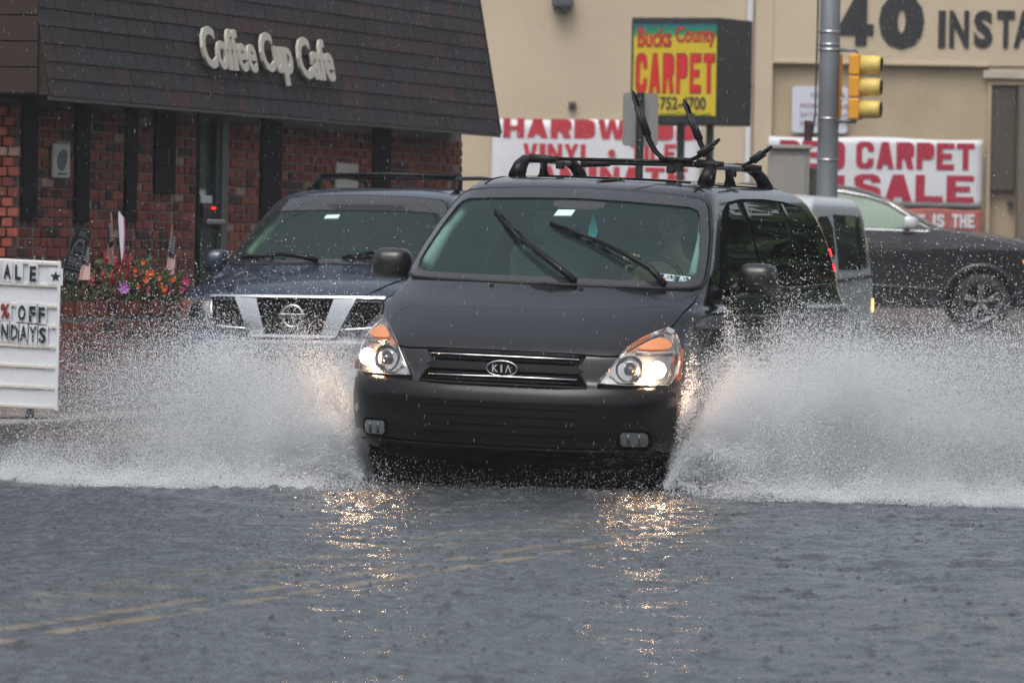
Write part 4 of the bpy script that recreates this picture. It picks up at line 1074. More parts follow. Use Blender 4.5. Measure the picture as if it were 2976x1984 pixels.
# stick flags
FW, FR, FB = mat('flag_white', (.55, .52, .50), rough=.8), mat('flag_red', (.30, .02, .03), rough=.8), mat('flag_blue', (.012, .018, .04), rough=.8)
def stick_flag(px0, py0, px1, py1, wpx, label, off=.85, turn=0.0):
    def P(px, py, o_):
        d = at(px, py, 47) - Vector((0, 0, CAMH)); t_ = ((W0 + N_DIR * o_ - Vector((0, 0, CAMH))).dot(N_DIR)) / d.dot(N_DIR); return Vector((0, 0, CAMH)) + d * t_
    a_, b_ = P(px0, py0, off), P(px1, py1, off)
    f = tag(empty('stick_flag', b_ - UP * .1), label, 'flag', 'small stars and stripes flags in the planter')
    ax = (b_ - a_); L = ax.length; ax.normalize(); sd_ = Vector((1, -.15, 0)) * wpx / 380
    adopt(f, MB().tube([a_ - ax * .06, b_ + ax * .12], .005, n=6).build('stick', mat('flag_stick', (.25, .13, .06), rough=.6), smooth=True))
    nu, nv = 26, 14; vs = []
    for j in range(nv + 1):
        for i in range(nu + 1):
            u, v_ = i / nu, j / nv
            vs.append(a_ + ax * (L * u) * (1 - .06 * v_) + sd_ * (v_ * (.55 + .45 * u)) + Vector((0, -.012 * math.sin(v_ * 7 + u * 2), -.10 * v_ * (1 - u) * L - .02 * v_)))
    fs, mi = [], []
    for j in range(nv):
        for i in range(nu):
            fs.append((j * (nu + 1) + i, j * (nu + 1) + i + 1, (j + 1) * (nu + 1) + i + 1, (j + 1) * (nu + 1) + i))
            mi.append(2 if i < nu * .56 and j < nv * .95 and not (i > nu * .45 and j > nv * .8) else (1 if j % 2 == 0 else 0))
    o = mesh('cloth', vs, fs, FW); o.data.materials.append(FR); o.data.materials.append(FB); o.data.polygons.foreach_set('material_index', mi)
    sm = o.modifiers.new('s', 'SOLIDIFY'); sm.thickness = .002; adopt(f, o)
    st = MB()
    for a in range(6):
        for c in range(4):
            i, j = int(nu * (.06 + .08 * a)), int(nv * (.12 + .22 * c)); p = vs[j * (nu + 1) + i] + Vector((0, -.006, 0)); e = .0055
            st.add([p + Vector((-e, 0, 0)), p + Vector((0, 0, -e)), p + Vector((e, 0, 0)), p + Vector((0, 0, e))], [(0, 1, 2, 3)])
    adopt(f, st.build('stars', FW))
stick_flag(246, 705, 228, 812, 32, 'stars and stripes stick flag leaning beside the dark police sign')
stick_flag(325, 640, 334, 768, -20, 'furled stars and stripes stick flag left of the pink feather flag')
stick_flag(499, 672, 480, 800, 26, 'rightmost stick flag, nearest the dark SUV mirror')
# feather flag
def PW(px, py, o_):
    d = at(px, py, 47) - Vector((0, 0, CAMH)); t_ = ((W0 + N_DIR * o_ - Vector((0, 0, CAMH))).dot(N_DIR)) / d.dot(N_DIR); return Vector((0, 0, CAMH)) + d * t_
pts = [PW(x, y, .8) for x, y in ((344, 610), (362, 633), (364, 680), (362, 740), (356, 765), (349, 700), (344, 640))]
ff = tag(empty('feather_flag', PW(355, 800, .8)), 'white and magenta feather flag standing in the planter', 'flag')
adopt(ff, MB().prism([(p.x - pts[0].x, p.z - pts[0].z) for p in pts], .01, (Vector((pts[0].x, pts[0].y, pts[0].z)), Vector((1, 0, 0)), UP, Vector((0, 1, 0)))).build('cloth', mat('feather_white', (.62, .62, .72), rough=.6)))
pk = [PW(x, y, .8) for x, y in ((358, 628), (363.5, 634), (365.5, 680), (363, 742), (356, 768), (353, 752), (359, 700))]
adopt(ff, MB().prism([(p.x - pk[0].x, p.z - pk[0].z) for p in pk], .006, (pk[0] + Vector((0, -.012, 0)), Vector((1, 0, 0)), UP, Vector((0, 1, 0)))).build('border', mat('feather_pink', (.62, .10, .25), rough=.6)))
adopt(ff, MB().tube([PW(344, 600, .8), PW(350, 770, .8), PW(352, 830, .8)], .005, n=6).build('pole', BLKM))
# police sign
ps0 = PW(174, 818, 1.0); Up_ = A_DIR * .36 - UP * .03; Vp_ = UP * .405 + N_DIR * .115; Np_ = Up_.cross(Vp_).normalized()
if Np_.y > 0: Np_ = -Np_
pol2 = tag(empty('police_sign', ps0 - UP * .1), 'dark leaning yard sign reading PENNDEL POLICE beside the letter board', 'sign')
fr = (ps0, Up_, Vp_, Np_)
SGD = mat('yard_sign_dark', (.030, .040, .042), rough=.5); SGL = mat('yard_sign_print', (.30, .32, .32), rough=.5)
adopt(pol2, MB().prism([(0, 0), (1, 0), (1, 1), (0, 1)], -.008, fr).build('board', SGD))
fr2 = (ps0 + Np_ * .004, Up_, Vp_, Np_)
adopt(pol2, text_part('lettering', 'PENNDEL', (.08, .94, .33, .49), fr2, SGL, None, extrude=.002, offset=.02))
adopt(pol2, text_part('lettering', 'POLICE', (.12, .88, .06, .22), fr2, SGL, None, extrude=.002, offset=.02))
bd = MB(); bd.prism([(.04, .27), (.96, .27), (.96, .29), (.04, .29)], .002, fr2); bd.prism([(.04, .52), (.96, .52), (.96, .54), (.04, .54)], .002, fr2)
arc = [(.5 + .36 * math.cos(R(a)), .54 + .30 * math.sin(R(a))) for a in range(0, 181, 12)] + [(.5 + .30 * math.cos(R(a)), .54 + .24 * math.sin(R(a))) for a in range(180, -1, -12)]
for i in range(15): bd.prism([arc[i], arc[i + 1], arc[30 - i], arc[31 - i]], .002, fr2)
for k in range(3): bd.prism([(.33 + k * .14, .60), (.38 + k * .14, .60), (.38 + k * .14, .70), (.33 + k * .14, .70)], .002, fr2)
for k in range(5): bd.prism([(.30 + .09 * k, .87), (.34 + .09 * k, .87), (.36 + .08 * k, .97), (.33 + .08 * k, .97)], .002, fr2)
adopt(pol2, bd.build('emblem', SGL))
for u in (.2, .8): adopt(pol2, MB().tube([ps0 + Up_ * u - UP * .25, ps0 + Up_ * u + Vp_ * .1 - Np_ * .01], .004, n=5).build('stake', CHR2))

# letter board sign
TB = R(-1.9)
BU = Vector((math.cos(TB), 0, math.sin(TB))); BV = Vector((-math.sin(TB) * .25, 0, 1)).normalized(); BN = Vector((0, -1, 0))
b00 = at(165, 1190, 43.7) - BU * 2.4
ls = tag(empty('letter_board_sign', b00 + BU * 1.2), 'white changeable letter board with black letters at the left edge', 'sign')
HB = 1.075
BW = mat('board_panel', (.70, .73, .78), rough=.35, noise=.05, nscale=3); BRL = mat('board_rail', (.66, .63, .56), rough=.4)
adopt(ls, MB().prism([(0, 0), (2.4, 0), (2.4, HB), (0, HB)], -.12, (b00, BU, BV, BN)).build('panel', BW, bevel=.004))
for z in (.012, .155, .305, .452, .598, .745, .895, HB - .022):
    adopt(ls, MB().prism([(0, z - .012), (2.395, z - .012), (2.395, z + .014), (0, z + .014)], .016, (b00 + BN * .001, BU, BV, BN)).build('rail', BRL, bevel=.005))
adopt(ls, MB().prism([(2.385, -.005), (2.405, -.005), (2.405, HB + .005), (2.385, HB + .005)], .02, (b00 + BN * .002, BU, BV, BN)).build('frame', BW))
SBK = mat('board_letter', (.012, .02, .022), rough=.35); SRD = mat('board_letter_red', (.22, .01, .02), rough=.35)
TILE = mat('letter_tile', (.69, .72, .76), rough=.3)
fb = (b00 + BN * .026, BU, BV, BN)
def bl(ch, x0, x1, y0, y1, m=SBK):
    sx = 1 / 2.24 / 400; u0, u1 = 2.4 - (368 - x0) * sx, 2.4 - (368 - x1) * sx
    yy = lambda y: (1190 - (y / 2.24 + 600)) / 400
    adopt(ls, MB().prism([(u0 - .012, yy(y1) - .022), (u1 + .012, yy(y1) - .022), (u1 + .012, yy(y0) + .022), (u0 - .012, yy(y0) + .022)], .003, (b00 + BN * .0165, BU, BV, BN)).build('letter_tile', TILE))
    if ch == '*':
        c = ((u0 + u1) / 2, (yy(y0) + yy(y1)) / 2); rr = (u1 - u0) / 2
        pp = [(c[0] + rr * (1 if k % 2 == 0 else .42) * math.sin(k * math.pi / 5), c[1] + rr * (1 if k % 2 == 0 else .42) * math.cos(k * math.pi / 5)) for k in range(10)]
        adopt(ls, MB().prism(pp, .004, (b00 + BN * .021, BU, BV, BN)).build('star', m)); return
    adopt(ls, text_part('letter', ch, (u0, u1, yy(y1), yy(y0)), fb, m, None, extrude=.005, offset=.028))
for ch, x0, x1, y0, y1 in (('S', -62, -22, 388, 486), ('A', 2, 50, 392, 488), ('L', 76, 116, 394, 490), ('E', 172, 214, 398, 496), ('*', 305, 377, 422, 494),
                           ('O', 102, 151, 655, 753), ('F', 174, 219, 658, 757), ('F', 235, 277, 660, 760),
                           ('U', -62, -22, 780, 876), ('N', -4, 42, 782, 880), ('D', 58, 104, 784, 882), ('A', 117, 164, 786, 886), ('Y', 178, 226, 788, 888), ('S', 241, 289, 792, 892)):
    bl(ch, x0, x1, y0, y1)
bl('%', -12, 47, 650, 745, SRD)
zb_b = b00 + BU * 2.35
for u in (2.2, .3):
    q = b00 + BU * u; adopt(ls, MB().box((q.x, q.y + .06, (q.z - .1) / 2 + .0), (.06, .06, q.z + .12)).build('leg', BLKM))
adopt(ls, MB().box((b00.x + 1.45, b00.y + .06, -.0), (2.1, .5, .2)).build('base', mat('base_black', (.012, .015, .02), rough=.5), bevel=.06))
# verge with short grass
vg = MB(); vp = [at(-900, 1262, 42.6), at(700, 1262, 42.6)]
ve0 = Vector((-6.5, 42.5, 0)); 
slab2 = MB().box((-4.2, 43.1, .0), (5.4, 1.6, .10)).build('verge', mat('verge_soil', (.12, .085, .06), rough=.8, noise=.4, nscale=8, bump=.8, bscale=40)); tag(slab2, 'brown muddy verge under the letter board sign', kind='structure')
def gf_(rg): return Vector((rg.uniform(-6.8, -1.6), rg.uniform(42.3, 43.8), .05 + rg.random() * .03)), (0 if rg.random() < .5 else 1)
tag(foliage('grass', 1500, gf_, LEAF[:2], .03, 8), 'thin green grass on the verge by the letter board', 'grass', kind='stuff')

# overhead cables crossing the street (above the frame, seen mirrored in the glass)
for i, (a, b, sag) in enumerate((((-16, 56, 9.6), (14, 44, 9.0), .7), ((-16, 57, 9.2), (14, 43.5, 9.3), .9), ((-12, 47, 9.0), (18, 39, 8.6), .6))):
    a, b = Vector(a), Vector(b); pts = [a.lerp(b, k / 24) - UP * sag * 4 * (k / 24) * (1 - k / 24) for k in range(25)]
    tag(MB().tube(pts, .022 if i else .04, n=6).build('overhead_cable', BLKM, smooth=True), ('thick', 'thin sagging', 'low')[i] + ' black cable slung over the street, mirrored in the windscreens', 'cable')
# ------------------------------------------------------------------ vehicles
def wheel(par, x, y, z, r, side, rim=RIM, spokes=7, w=.22):
    """side=+1 wheel face looks to +x"""
    wh = MB().lathe([(r * .68, -w / 2), (r * .93, -w / 2), (r, -w * .36), (r, w * .36), (r * .93, w / 2), (r * .68, w / 2), (r * .66, w * .3), (r * .66, -w * .3), (r * .68, -w / 2)], n=40, axis='X', c=(x, y, z)).build('wheel', TYRE, par, smooth=True)
    f = x + side * w * .42
    rm = MB(); rm.lathe([(r * .67, side * w * .42), (r * .62, side * w * .40), (r * .60, -side * w * .3)], n=40, axis='X', c=(x, y, z))
    rm.lathe([(0, side * w * .36), (r * .12, side * w * .34), (r * .13, side * w * .2)], n=16, axis='X', c=(x, y, z))
    for k in range(spokes):
        for dth in (-.13, .13):
            a = 2 * math.pi * k / spokes + .3; a1 = a + dth
            p0 = Vector((f - side * .03, y + r * .09 * math.cos(a), z + r * .09 * math.sin(a))); p1 = Vector((f - side * .012, y + r * .62 * math.cos(a1), z + r * .62 * math.sin(a1)))
            rm.tube([p0, p0.lerp(p1, .5), p1], [.022, .017, .020], n=6)
    rm.build('rim', rim, wh, smooth=True)
    MB().lathe([(r * .58, 0), (0, 0)], n=24, axis='X', c=(x - side * w * .2, y, z)).build('brake_disc', DARK, wh)
    return wh

def place(root, loc, rot): root.location = loc; root.rotation_euler = rot

def wiper(par, sh, pts, r=(.012, .014, .016)):
    out = []
    for x, z in pts:
        h, n = sh.hit('F', x, z)
        if n.y > 0: n = -n
        out.append((h, n))
    tip, mid, elbow, base = out
    w_ = MB().tube([tip[0] + tip[1] * .028, tip[0].lerp(mid[0], .5) + tip[1] * .034, mid[0] + mid[1] * .045], [.008, .013, .012], n=6).build('wiper_arm', TRIM, par, smooth=True)
    b = MB().tube([mid[0] + mid[1] * .045, mid[0].lerp(elbow[0], .5) + mid[1] * .060, elbow[0] + elbow[1] * .055, base[0] + base[1] * .03], [.013, .017, .021, .020], n=8)
    b.build('wiper_link', TRIM, w_, smooth=True)
    # blade runs along the glass under the arm
    a0, a1 = tip[0] + tip[1] * .012, out[2][0] + out[2][1] * .012
    side = (a1 - a0).normalized(); s2 = side.cross(tip[1]).normalized() * .0
    e = tip[0].lerp(elbow[0], .80) + tip[1] * .014 + s2
    MB().tube([a0, e], .008, n=6).build('wiper_blade', RUB, w_)
    c = MB()
    for t0, t1 in ((.05, .30), (.36, .60)): c.tube([tip[0].lerp(elbow[0], t0) + tip[1] * .022, tip[0].lerp(elbow[0], (t0 + t1) / 2) + tip[1] * .05, tip[0].lerp(elbow[0], t1) + tip[1] * .022], .0075, n=6)
    c.build('wiper_yoke', TRIM, w_, smooth=True)
    return w_

def mirror(par, x, y, z, sx, w, h, d, m, side, foot=True):
    """housing centred at (x,y,z); front looks to -y"""
    vs, fs = [], []; n = 20; secs = [(-d * .5, .35), (-d * .42, .72), (-d * .2, .93), (0, 1.0), (d * .3, 1.0), (d * .5, .96)]
    b = MB(); V = []
    for yy, s in secs:
        for k in range(n):
            a = 2 * math.pi * k / n; ca, sa = math.cos(a), math.sin(a)
            px = (abs(ca) ** .55) * (1 if ca > 0 else -1) * w / 2 * s; pz = (abs(sa) ** .55) * (1 if sa > 0 else -1) * h / 2 * s
            if pz > 0: px *= .93
            V.append((x + px, y + yy, z + pz))
    F = [(i * n + k, i * n + (k + 1) % n, (i + 1) * n + (k + 1) % n, (i + 1) * n + k) for i in range(len(secs) - 1) for k in range(n)]
    F.append(tuple(range(n))); b.add(V, F)
    mo = b.build('side_mirror', m, par, smooth=True)
    g = [(V[(len(secs) - 1) * n + k][0] * .0 + x + (V[(len(secs) - 1) * n + k][0] - x) * .9, y + d * .5 - .002, z + (V[(len(secs) - 1) * n + k][2] - z) * .9) for k in range(n)]
    mesh('mirror_glass', g, [tuple(range(n))], CHR, mo)
    if foot: MB().tube([(x - side * w * .35, y + .02, z - h * .25), (x - side * (w * .5 + .05), y + .05, z - h * .42), (x - side * (w * .5 + .14), y + .08, z - h * .45)], [.04, .035, .04], n=10).build('mirror_foot', TRIM, mo, smooth=True)
    return mo

# ======================= the black van
van = tag(empty('minivan', (0, 0, 0)), 'black minivan with lit headlights throwing up spray in the flood', 'van')
sh = Shell(KIA_ROWS, sub=6)
WS_OUT = [(0, 1.243), (.35, 1.244), (.70, 1.246), (.855, 1.252), (.900, 1.270), (.908, 1.31), (.890, 1.42), (.848, 1.58), (.795, 1.72), (.765, 1.765), (.725, 1.785), (.60, 1.799), (.35, 1.814), (0, 1.824)]
WS_OUT = WS_OUT + [(-x, z) for x, z in WS_OUT[-2:0:-1]]
WS_IN = [(0, 1.282), (.40, 1.280), (.74, 1.283), (.815, 1.290), (.845, 1.31), (.852, 1.35), (.835, 1.44), (.798, 1.57), (.757, 1.685), (.735, 1.715), (.69, 1.733), (.55, 1.742), (.30, 1.753), (0, 1.760)]
WS_IN = WS_IN + [(-x, z) for x, z in WS_IN[-2:0:-1]]
def pin(p, pg):
    c = False; j = len(pg) - 1
    for i in range(len(pg)):
        if (pg[i][1] > p[1]) != (pg[j][1] > p[1]) and p[0] < (pg[j][0] - pg[i][0]) * (p[1] - pg[i][1]) / (pg[j][1] - pg[i][1]) + pg[i][0]: c = not c
        j = i
    return c
DLO = [(1.62, 1.262), (1.72, 1.40), (1.95, 1.60), (2.20, 1.73), (2.45, 1.785), (2.9, 1.808), (3.6, 1.815), (4.2, 1.806), (4.75, 1.775), (5.08, 1.70), (5.24, 1.58), (5.30, 1.42), (5.30, 1.30), (5.2, 1.282), (4.2, 1.262), (2.6, 1.252)]
KW1 = [(1.84, 1.285), (1.95, 1.45), (2.18, 1.65), (2.44, 1.765), (2.76, 1.785), (2.82, 1.60), (2.87, 1.40), (2.87, 1.285)]
KW2 = [(2.92, 1.285), (2.90, 1.60), (2.90, 1.785), (3.2, 1.79), (4.02, 1.79), (4.08, 1.60), (4.12, 1.40), (4.13, 1.285)]
KW3 = [(4.18, 1.290), (4.15, 1.60), (4.09, 1.79), (4.5, 1.782), (4.88, 1.755), (5.10, 1.68), (5.22, 1.55), (5.26, 1.40), (5.25, 1.305)]
def vcut(c, vs):
    if c[1] < 2.4 and c[2] > 1.2 and all(pin((v[0] / .965, 1.53 + (v[2] - 1.53) / .955), WS_OUT) for v in vs): return True
    if abs(c[0]) > .5 and all(pin((v[1], v[2]), DLO) for v in vs): return True
    for wy, wz, rr in ((1.06, .36, .405), (4.20, .36, .405)):
        if abs(c[0]) > .80 and (c[1] - wy) ** 2 + (c[2] - wz) ** 2 < rr * rr: return True
    return False
sh.body('body', BLKPAINT, van, vcut)
# windscreen: pane, printed border, seal
sh.patch('windscreen', [(x * 1.03, 1.53 + (z - 1.53) * 1.08) for x, z in WS_IN], 'F', WSG, van, lift=.004, depth=.004, res=.06)
ws = van.children[-1]
fr = sh.patch('windscreen_border', [(x * .985, 1.53 + (z - 1.53) * .985) for x, z in WS_OUT], 'F', FRIT, ws, lift=.014, depth=.008, res=.025, holes=[WS_IN])
sh.line('windscreen_seal', WS_OUT, 'F', .012, RUB, van, lift=.005, closed=True)
# bonnet, its gap and lamp cut
HOOD = [(0, .858), (.35, .857), (.60, .852), (.672, .858), (.715, .895), (.765, .935), (.815, .975), (.855, 1.006), (.875, 1.06), (.893, 1.12), (.905, 1.18), (.900, 1.213), (.86, 1.226), (.5, 1.232), (0, 1.232)]
HOOD = HOOD + [(-x, z) for x, z in HOOD[-2:0:-1]]
sh.patch('bonnet', HOOD, 'F', BLKPAINT, van, lift=.012, depth=.018, res=.035)
sh.line('bonnet_gap', HOOD, 'F', .006, DARK, van, lift=.000, closed=True)
# lamps
def lamp(s):
    q = (lambda p: p) if s > 0 else mir
    OUT = [(.560, .690), (.70, .686), (.85, .690), (.925, .700), (.945, .76), (.948, .83), (.935, .90), (.915, .945), (.885, .985), (.850, 1.000), (.800, .966), (.745, .925), (.69, .880), (.650, .830), (.610, .765)]
    hl = sh.patch('headlight', q(OUT), 'F', REFL, van, lift=.004, depth=.012, res=.03)
    hl['label'] = 'lit headlight with amber indicator on the ' + ('right' if s > 0 else 'left') + ' of the picture'
    am = [(.738, .893), (.80, .889), (.87, .893), (.903, .905), (.905, .922), (.882, .944), (.845, .958), (.812, .952), (.775, .928)]
    sh.patch('indicator', q(smoothpoly(am, 1)), 'F', AMBER, hl, lift=.020, depth=.014, res=.03)
    if s > 0: sh.patch('side_reflector', [(.955, .72), (.972, .74), (.968, .84), (.955, .90), (.938, .905), (.945, .83)], 'F', AMBERD, hl, lift=.018, depth=.01, res=.03)
    for (x, z, r, lit) in ((.868, .783, .050, True), (.728, .782, .075, False)):
        h, n = sh.hit('F', s * x, z)
        if n.y > 0: n = -n
        n = (n + Vector((0, -1.4, 0))).normalized()
        qx = n.to_track_quat('Z', 'Y').to_matrix()
        def put(b, name, m, par, sm=True):
            b.v = [tuple(qx @ Vector(v) + h) for v in b.v]; return b.build(name, m, par, smooth=sm)
        ring = put(MB().lathe([(r * 1.10, .0), (r * 1.10, .026), (r * .98, .030), (r * .92, .016), (r * .8, .008)], n=30), 'lamp_bowl', REFL if lit else REFLD, hl)
        if lit:
            put(MB().lathe([(r * .90, .010), (r * .6, .013), (0, .014)], n=24), 'lit_bowl', BEAM2, ring)
            put(MB().lathe([(r * .48, .016), (r * .4, .026), (r * .24, .032), (0, .036)], n=20), 'bulb', BEAM, ring)
        else:
            put(MB().lathe([(r * .90, .010), (r * .5, .004), (r * .48, .012), (r * .40, .030), (r * .2, .042), (0, .046)], n=24), 'lens_bowl', mat('dull_lens', (.34, .35, .36), rough=.06, metal=.7), ring)
    # small glowing knob painted in as a warm glint, and ribs
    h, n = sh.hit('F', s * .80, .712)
    MB().lathe([(0, -.03), (.016, -.026), (.02, 0)], n=12, axis='Y', c=h + Vector((0, -.004, 0))).build('painted_glint', BEAM2, hl, smooth=True)
    sh.line('lamp_rib', q([(.62, .742), (.68, .700), (.80, .700)]), 'F', .005, REFL, hl, lift=.014)
    sh.line('lamp_trim', q([(.745, .872), (.82, .868), (.925, .878)]), 'F', .009, WHT if s > 0 else REFL, hl, lift=.016)
    sh.patch('lens_cover', q([(x0, z0) for x0, z0 in OUT]), 'F', LENS, hl, lift=.052, depth=.045, res=.05)
    sh.line('lamp_edge', q(OUT), 'F', .005, CHR2, hl, lift=.010, closed=True)
lamp(-1); lamp(1)
# grille
GR = [(0, .848), (.30, .848), (.475, .845), (.452, .815), (.425, .786), (.40, .776), (.44, .748), (.47, .725), (.50, .675), (.50, .663), (.3, .661), (0, .661)]
GR = GR + [(-x, z) for x, z in GR[-2:0:-1]]
gr = sh.patch('grille', GR, 'F', DARK, van, lift=.004, depth=.01, res=.04)
sh.patch('grille_bar', [(-.43, .786), (.43, .786), (.47, .760), (.43, .742), (-.43, .742), (-.47, .760)], 'F', TRIM, gr, lift=.018, depth=.02, res=.05)
for z in (.840, .805, .720, .682): sh.line('grille_slat', [(-.44, z), (.44, z)], 'F', .005, TRIM, gr, lift=.008)
for z in (.822, .700): sh.line('chrome_strip', [(-.443, z), (.443, z)], 'F', .0056, CHR, gr, lift=.022, n=8, res=.22)
sh.line('grille_surround', GR, 'F', .007, TRIM, gr, lift=.006, closed=True)
h, n = sh.hit('F', 0, .758)
bd = tag(empty('badge', h + Vector((0, -.034, 0)), (R(6), 0, 0), parent=van)); bd.name = 'badge'
def ell(a, b, n_=36): return [(a * math.cos(2 * math.pi * k / n_), b * math.sin(2 * math.pi * k / n_)) for k in range(n_)]
O_, X_, Z_, NY = Vector((0, 0, 0)), Vector((1, 0, 0)), Vector((0, 0, 1)), Vector((0, -1, 0))
MB().prism(ell(.092, .045), .012, (O_ + Vector((0, .012, 0)), X_, Z_, NY)).build('badge_plate', mat('badge_black', (.01, .01, .012), rough=.15), bd)
MB().tube([(x, -.003, z) for x, z in ell(.092, .045)] + [(.092, -.003, 0)], .0045, n=6, cap=False).build('badge_ring', CHR, bd, smooth=True)
for ch, x0, x1 in (('K', -.058, -.024), ('I', -.008, .003), ('\u039b', .020, .056)):
    text_part('badge_letter', ch, (x0, x1, -.022, .022), (Vector((0, -.001, 0)), X_, Z_, NY), mat('badge_silver', (.62, .63, .65), rough=.3, metal=.3), bd, extrude=.005, offset=.018)
# bumper details
sh.patch('bumper', [(-.93, .30), (-.6, .285), (0, .28), (.6, .285), (.93, .30), (.965, .40), (.975, .56), (.965, .655), (.92, .672), (.56, .66), (.3, .647), (0, .645), (-.3, .647), (-.56, .66), (-.92, .672), (-.965, .655), (-.975, .56), (-.965, .40)], 'F', BUMP, van, lift=.006, depth=.016, res=.06)
bp_ = van.children[-1]
sh.patch('lower_intake', [(-.46, .55), (.46, .55), (.50, .50), (.50, .37), (.44, .335), (-.44, .335), (-.50, .37), (-.50, .50)], 'F', BUMP, bp_, lift=.010, depth=.006, res=.06)
for z in (.38, .43, .48, .53): sh.line('intake_slat', [(-.46, z), (.46, z)], 'F', .004, DARK, bp_, lift=.010)
sh.line('bumper_lip', [(-.88, .318), (-.5, .308), (0, .305), (.5, .308), (.88, .318)], 'F', .006, TRIM, bp_, lift=.012)
for s in (-1, 1):
    q = (lambda p: p) if s > 0 else mir
    fr_s = sh.patch('fog_light_recess', q(rrect(.685, .865, .330, .432, .03)), 'F', DARK, bp_, lift=.009, depth=.008, res=.04)
    fg = sh.patch('fog_light', q(rrect(.705, .845, .342, .420, .022)), 'F', mat('fog_glass', (.22, .23, .23), rough=.1, metal=.5, coat=1), bp_, lift=.018, depth=.02, res=.025)
    for k in (.745, .80): sh.line('fog_rib', q([(k, .352), (k, .410)]), 'F', .009, REFLD, fg, lift=.018)
for x in (-.311, .238):
    h, n = sh.hit('F', x, 1.214); MB().lathe([(.016, 0), (.016, .010), (.010, .018), (0, .02)], n=12, c=h + Vector((0, 0, .005))).build('washer_nozzle', TRIM, van, smooth=True)
wiper(van, sh, [(-.482, 1.656), (-.24, 1.472), (-.004, 1.343), (.184, 1.250)])
wiper(van, sh, [(-.102, 1.593), (.25, 1.478), (.605, 1.323), (.712, 1.250)])
sh.patch('cowl_panel', [(-.86, 1.243), (.86, 1.243), (.86, 1.231), (-.86, 1.231)], 'F', TRIM, van, lift=.004, depth=.01, res=.06)
# stickers on the glass
STW = mat('sticker_white', (.42, .55, .58), rough=.4)
st1 = sh.patch('inspection_sticker', [(.662, 1.298), (.744, 1.293), (.744, 1.331), (.662, 1.335)], 'F', STW, ws, lift=.005, depth=.002, res=.03)
st2 = sh.patch('inspection_sticker', [(.752, 1.289), (.834, 1.284), (.834, 1.322), (.752, 1.327)], 'F', STW, ws, lift=.005, depth=.002, res=.03)
for st, x0, z0, cc in ((st1, .664, 1.294, (.45, .10, .03)), (st2, .754, 1.285, (.05, .30, .48))):
    INK2 = mat('sticker_ink', (.02, .025, .03), rough=.4)
    sh.patch('sticker_panel', [(x0, z0 + .004), (x0 + .022, z0 + .003), (x0 + .022, z0 + .037), (x0, z0 + .038)], 'F', INK2, st, lift=.007, depth=.001, res=.03)
    sh.patch('sticker_mark', [(x0 + .026, z0 + .003), (x0 + .040, z0 + .003), (x0 + .040, z0 + .018), (x0 + .026, z0 + .018)], 'F', mat('mark_%d' % int(cc[0] * 100), cc), st, lift=.007, depth=.001, res=.03)
    h, n = sh.hit('F', x0 + .06, z0 + .02)
    if n.y > 0: n = -n
    V_ = Vector((0, 0, 1)); V_ = (V_ - n * V_.dot(n)).normalized(); U_ = V_.cross(n).normalized(); U_ = U_ if U_.x > 0 else -U_
    text_part('sticker_text', '19', (-.016, .016, -.018, .016), (h + n * .008, U_, V_, n), INK2, st, extrude=.001, offset=.02)
tg = sh.patch('toll_tag', [(-.108, 1.655), (.0, 1.659), (.01, 1.695), (-.095, 1.692)], 'F', mat('tag_white', (.62, .92, .80), rough=.4, emit=(.6, 1, .85), estr=0), ws, lift=.004, depth=.01, res=.03)
sh.patch('mirror_mount', smoothpoly([(-.14, 1.756), (.20, 1.756), (.16, 1.712), (.10, 1.700), (-.10, 1.702), (-.14, 1.72)], 1), 'F', FRIT, ws, lift=.004, depth=.002, res=.04)
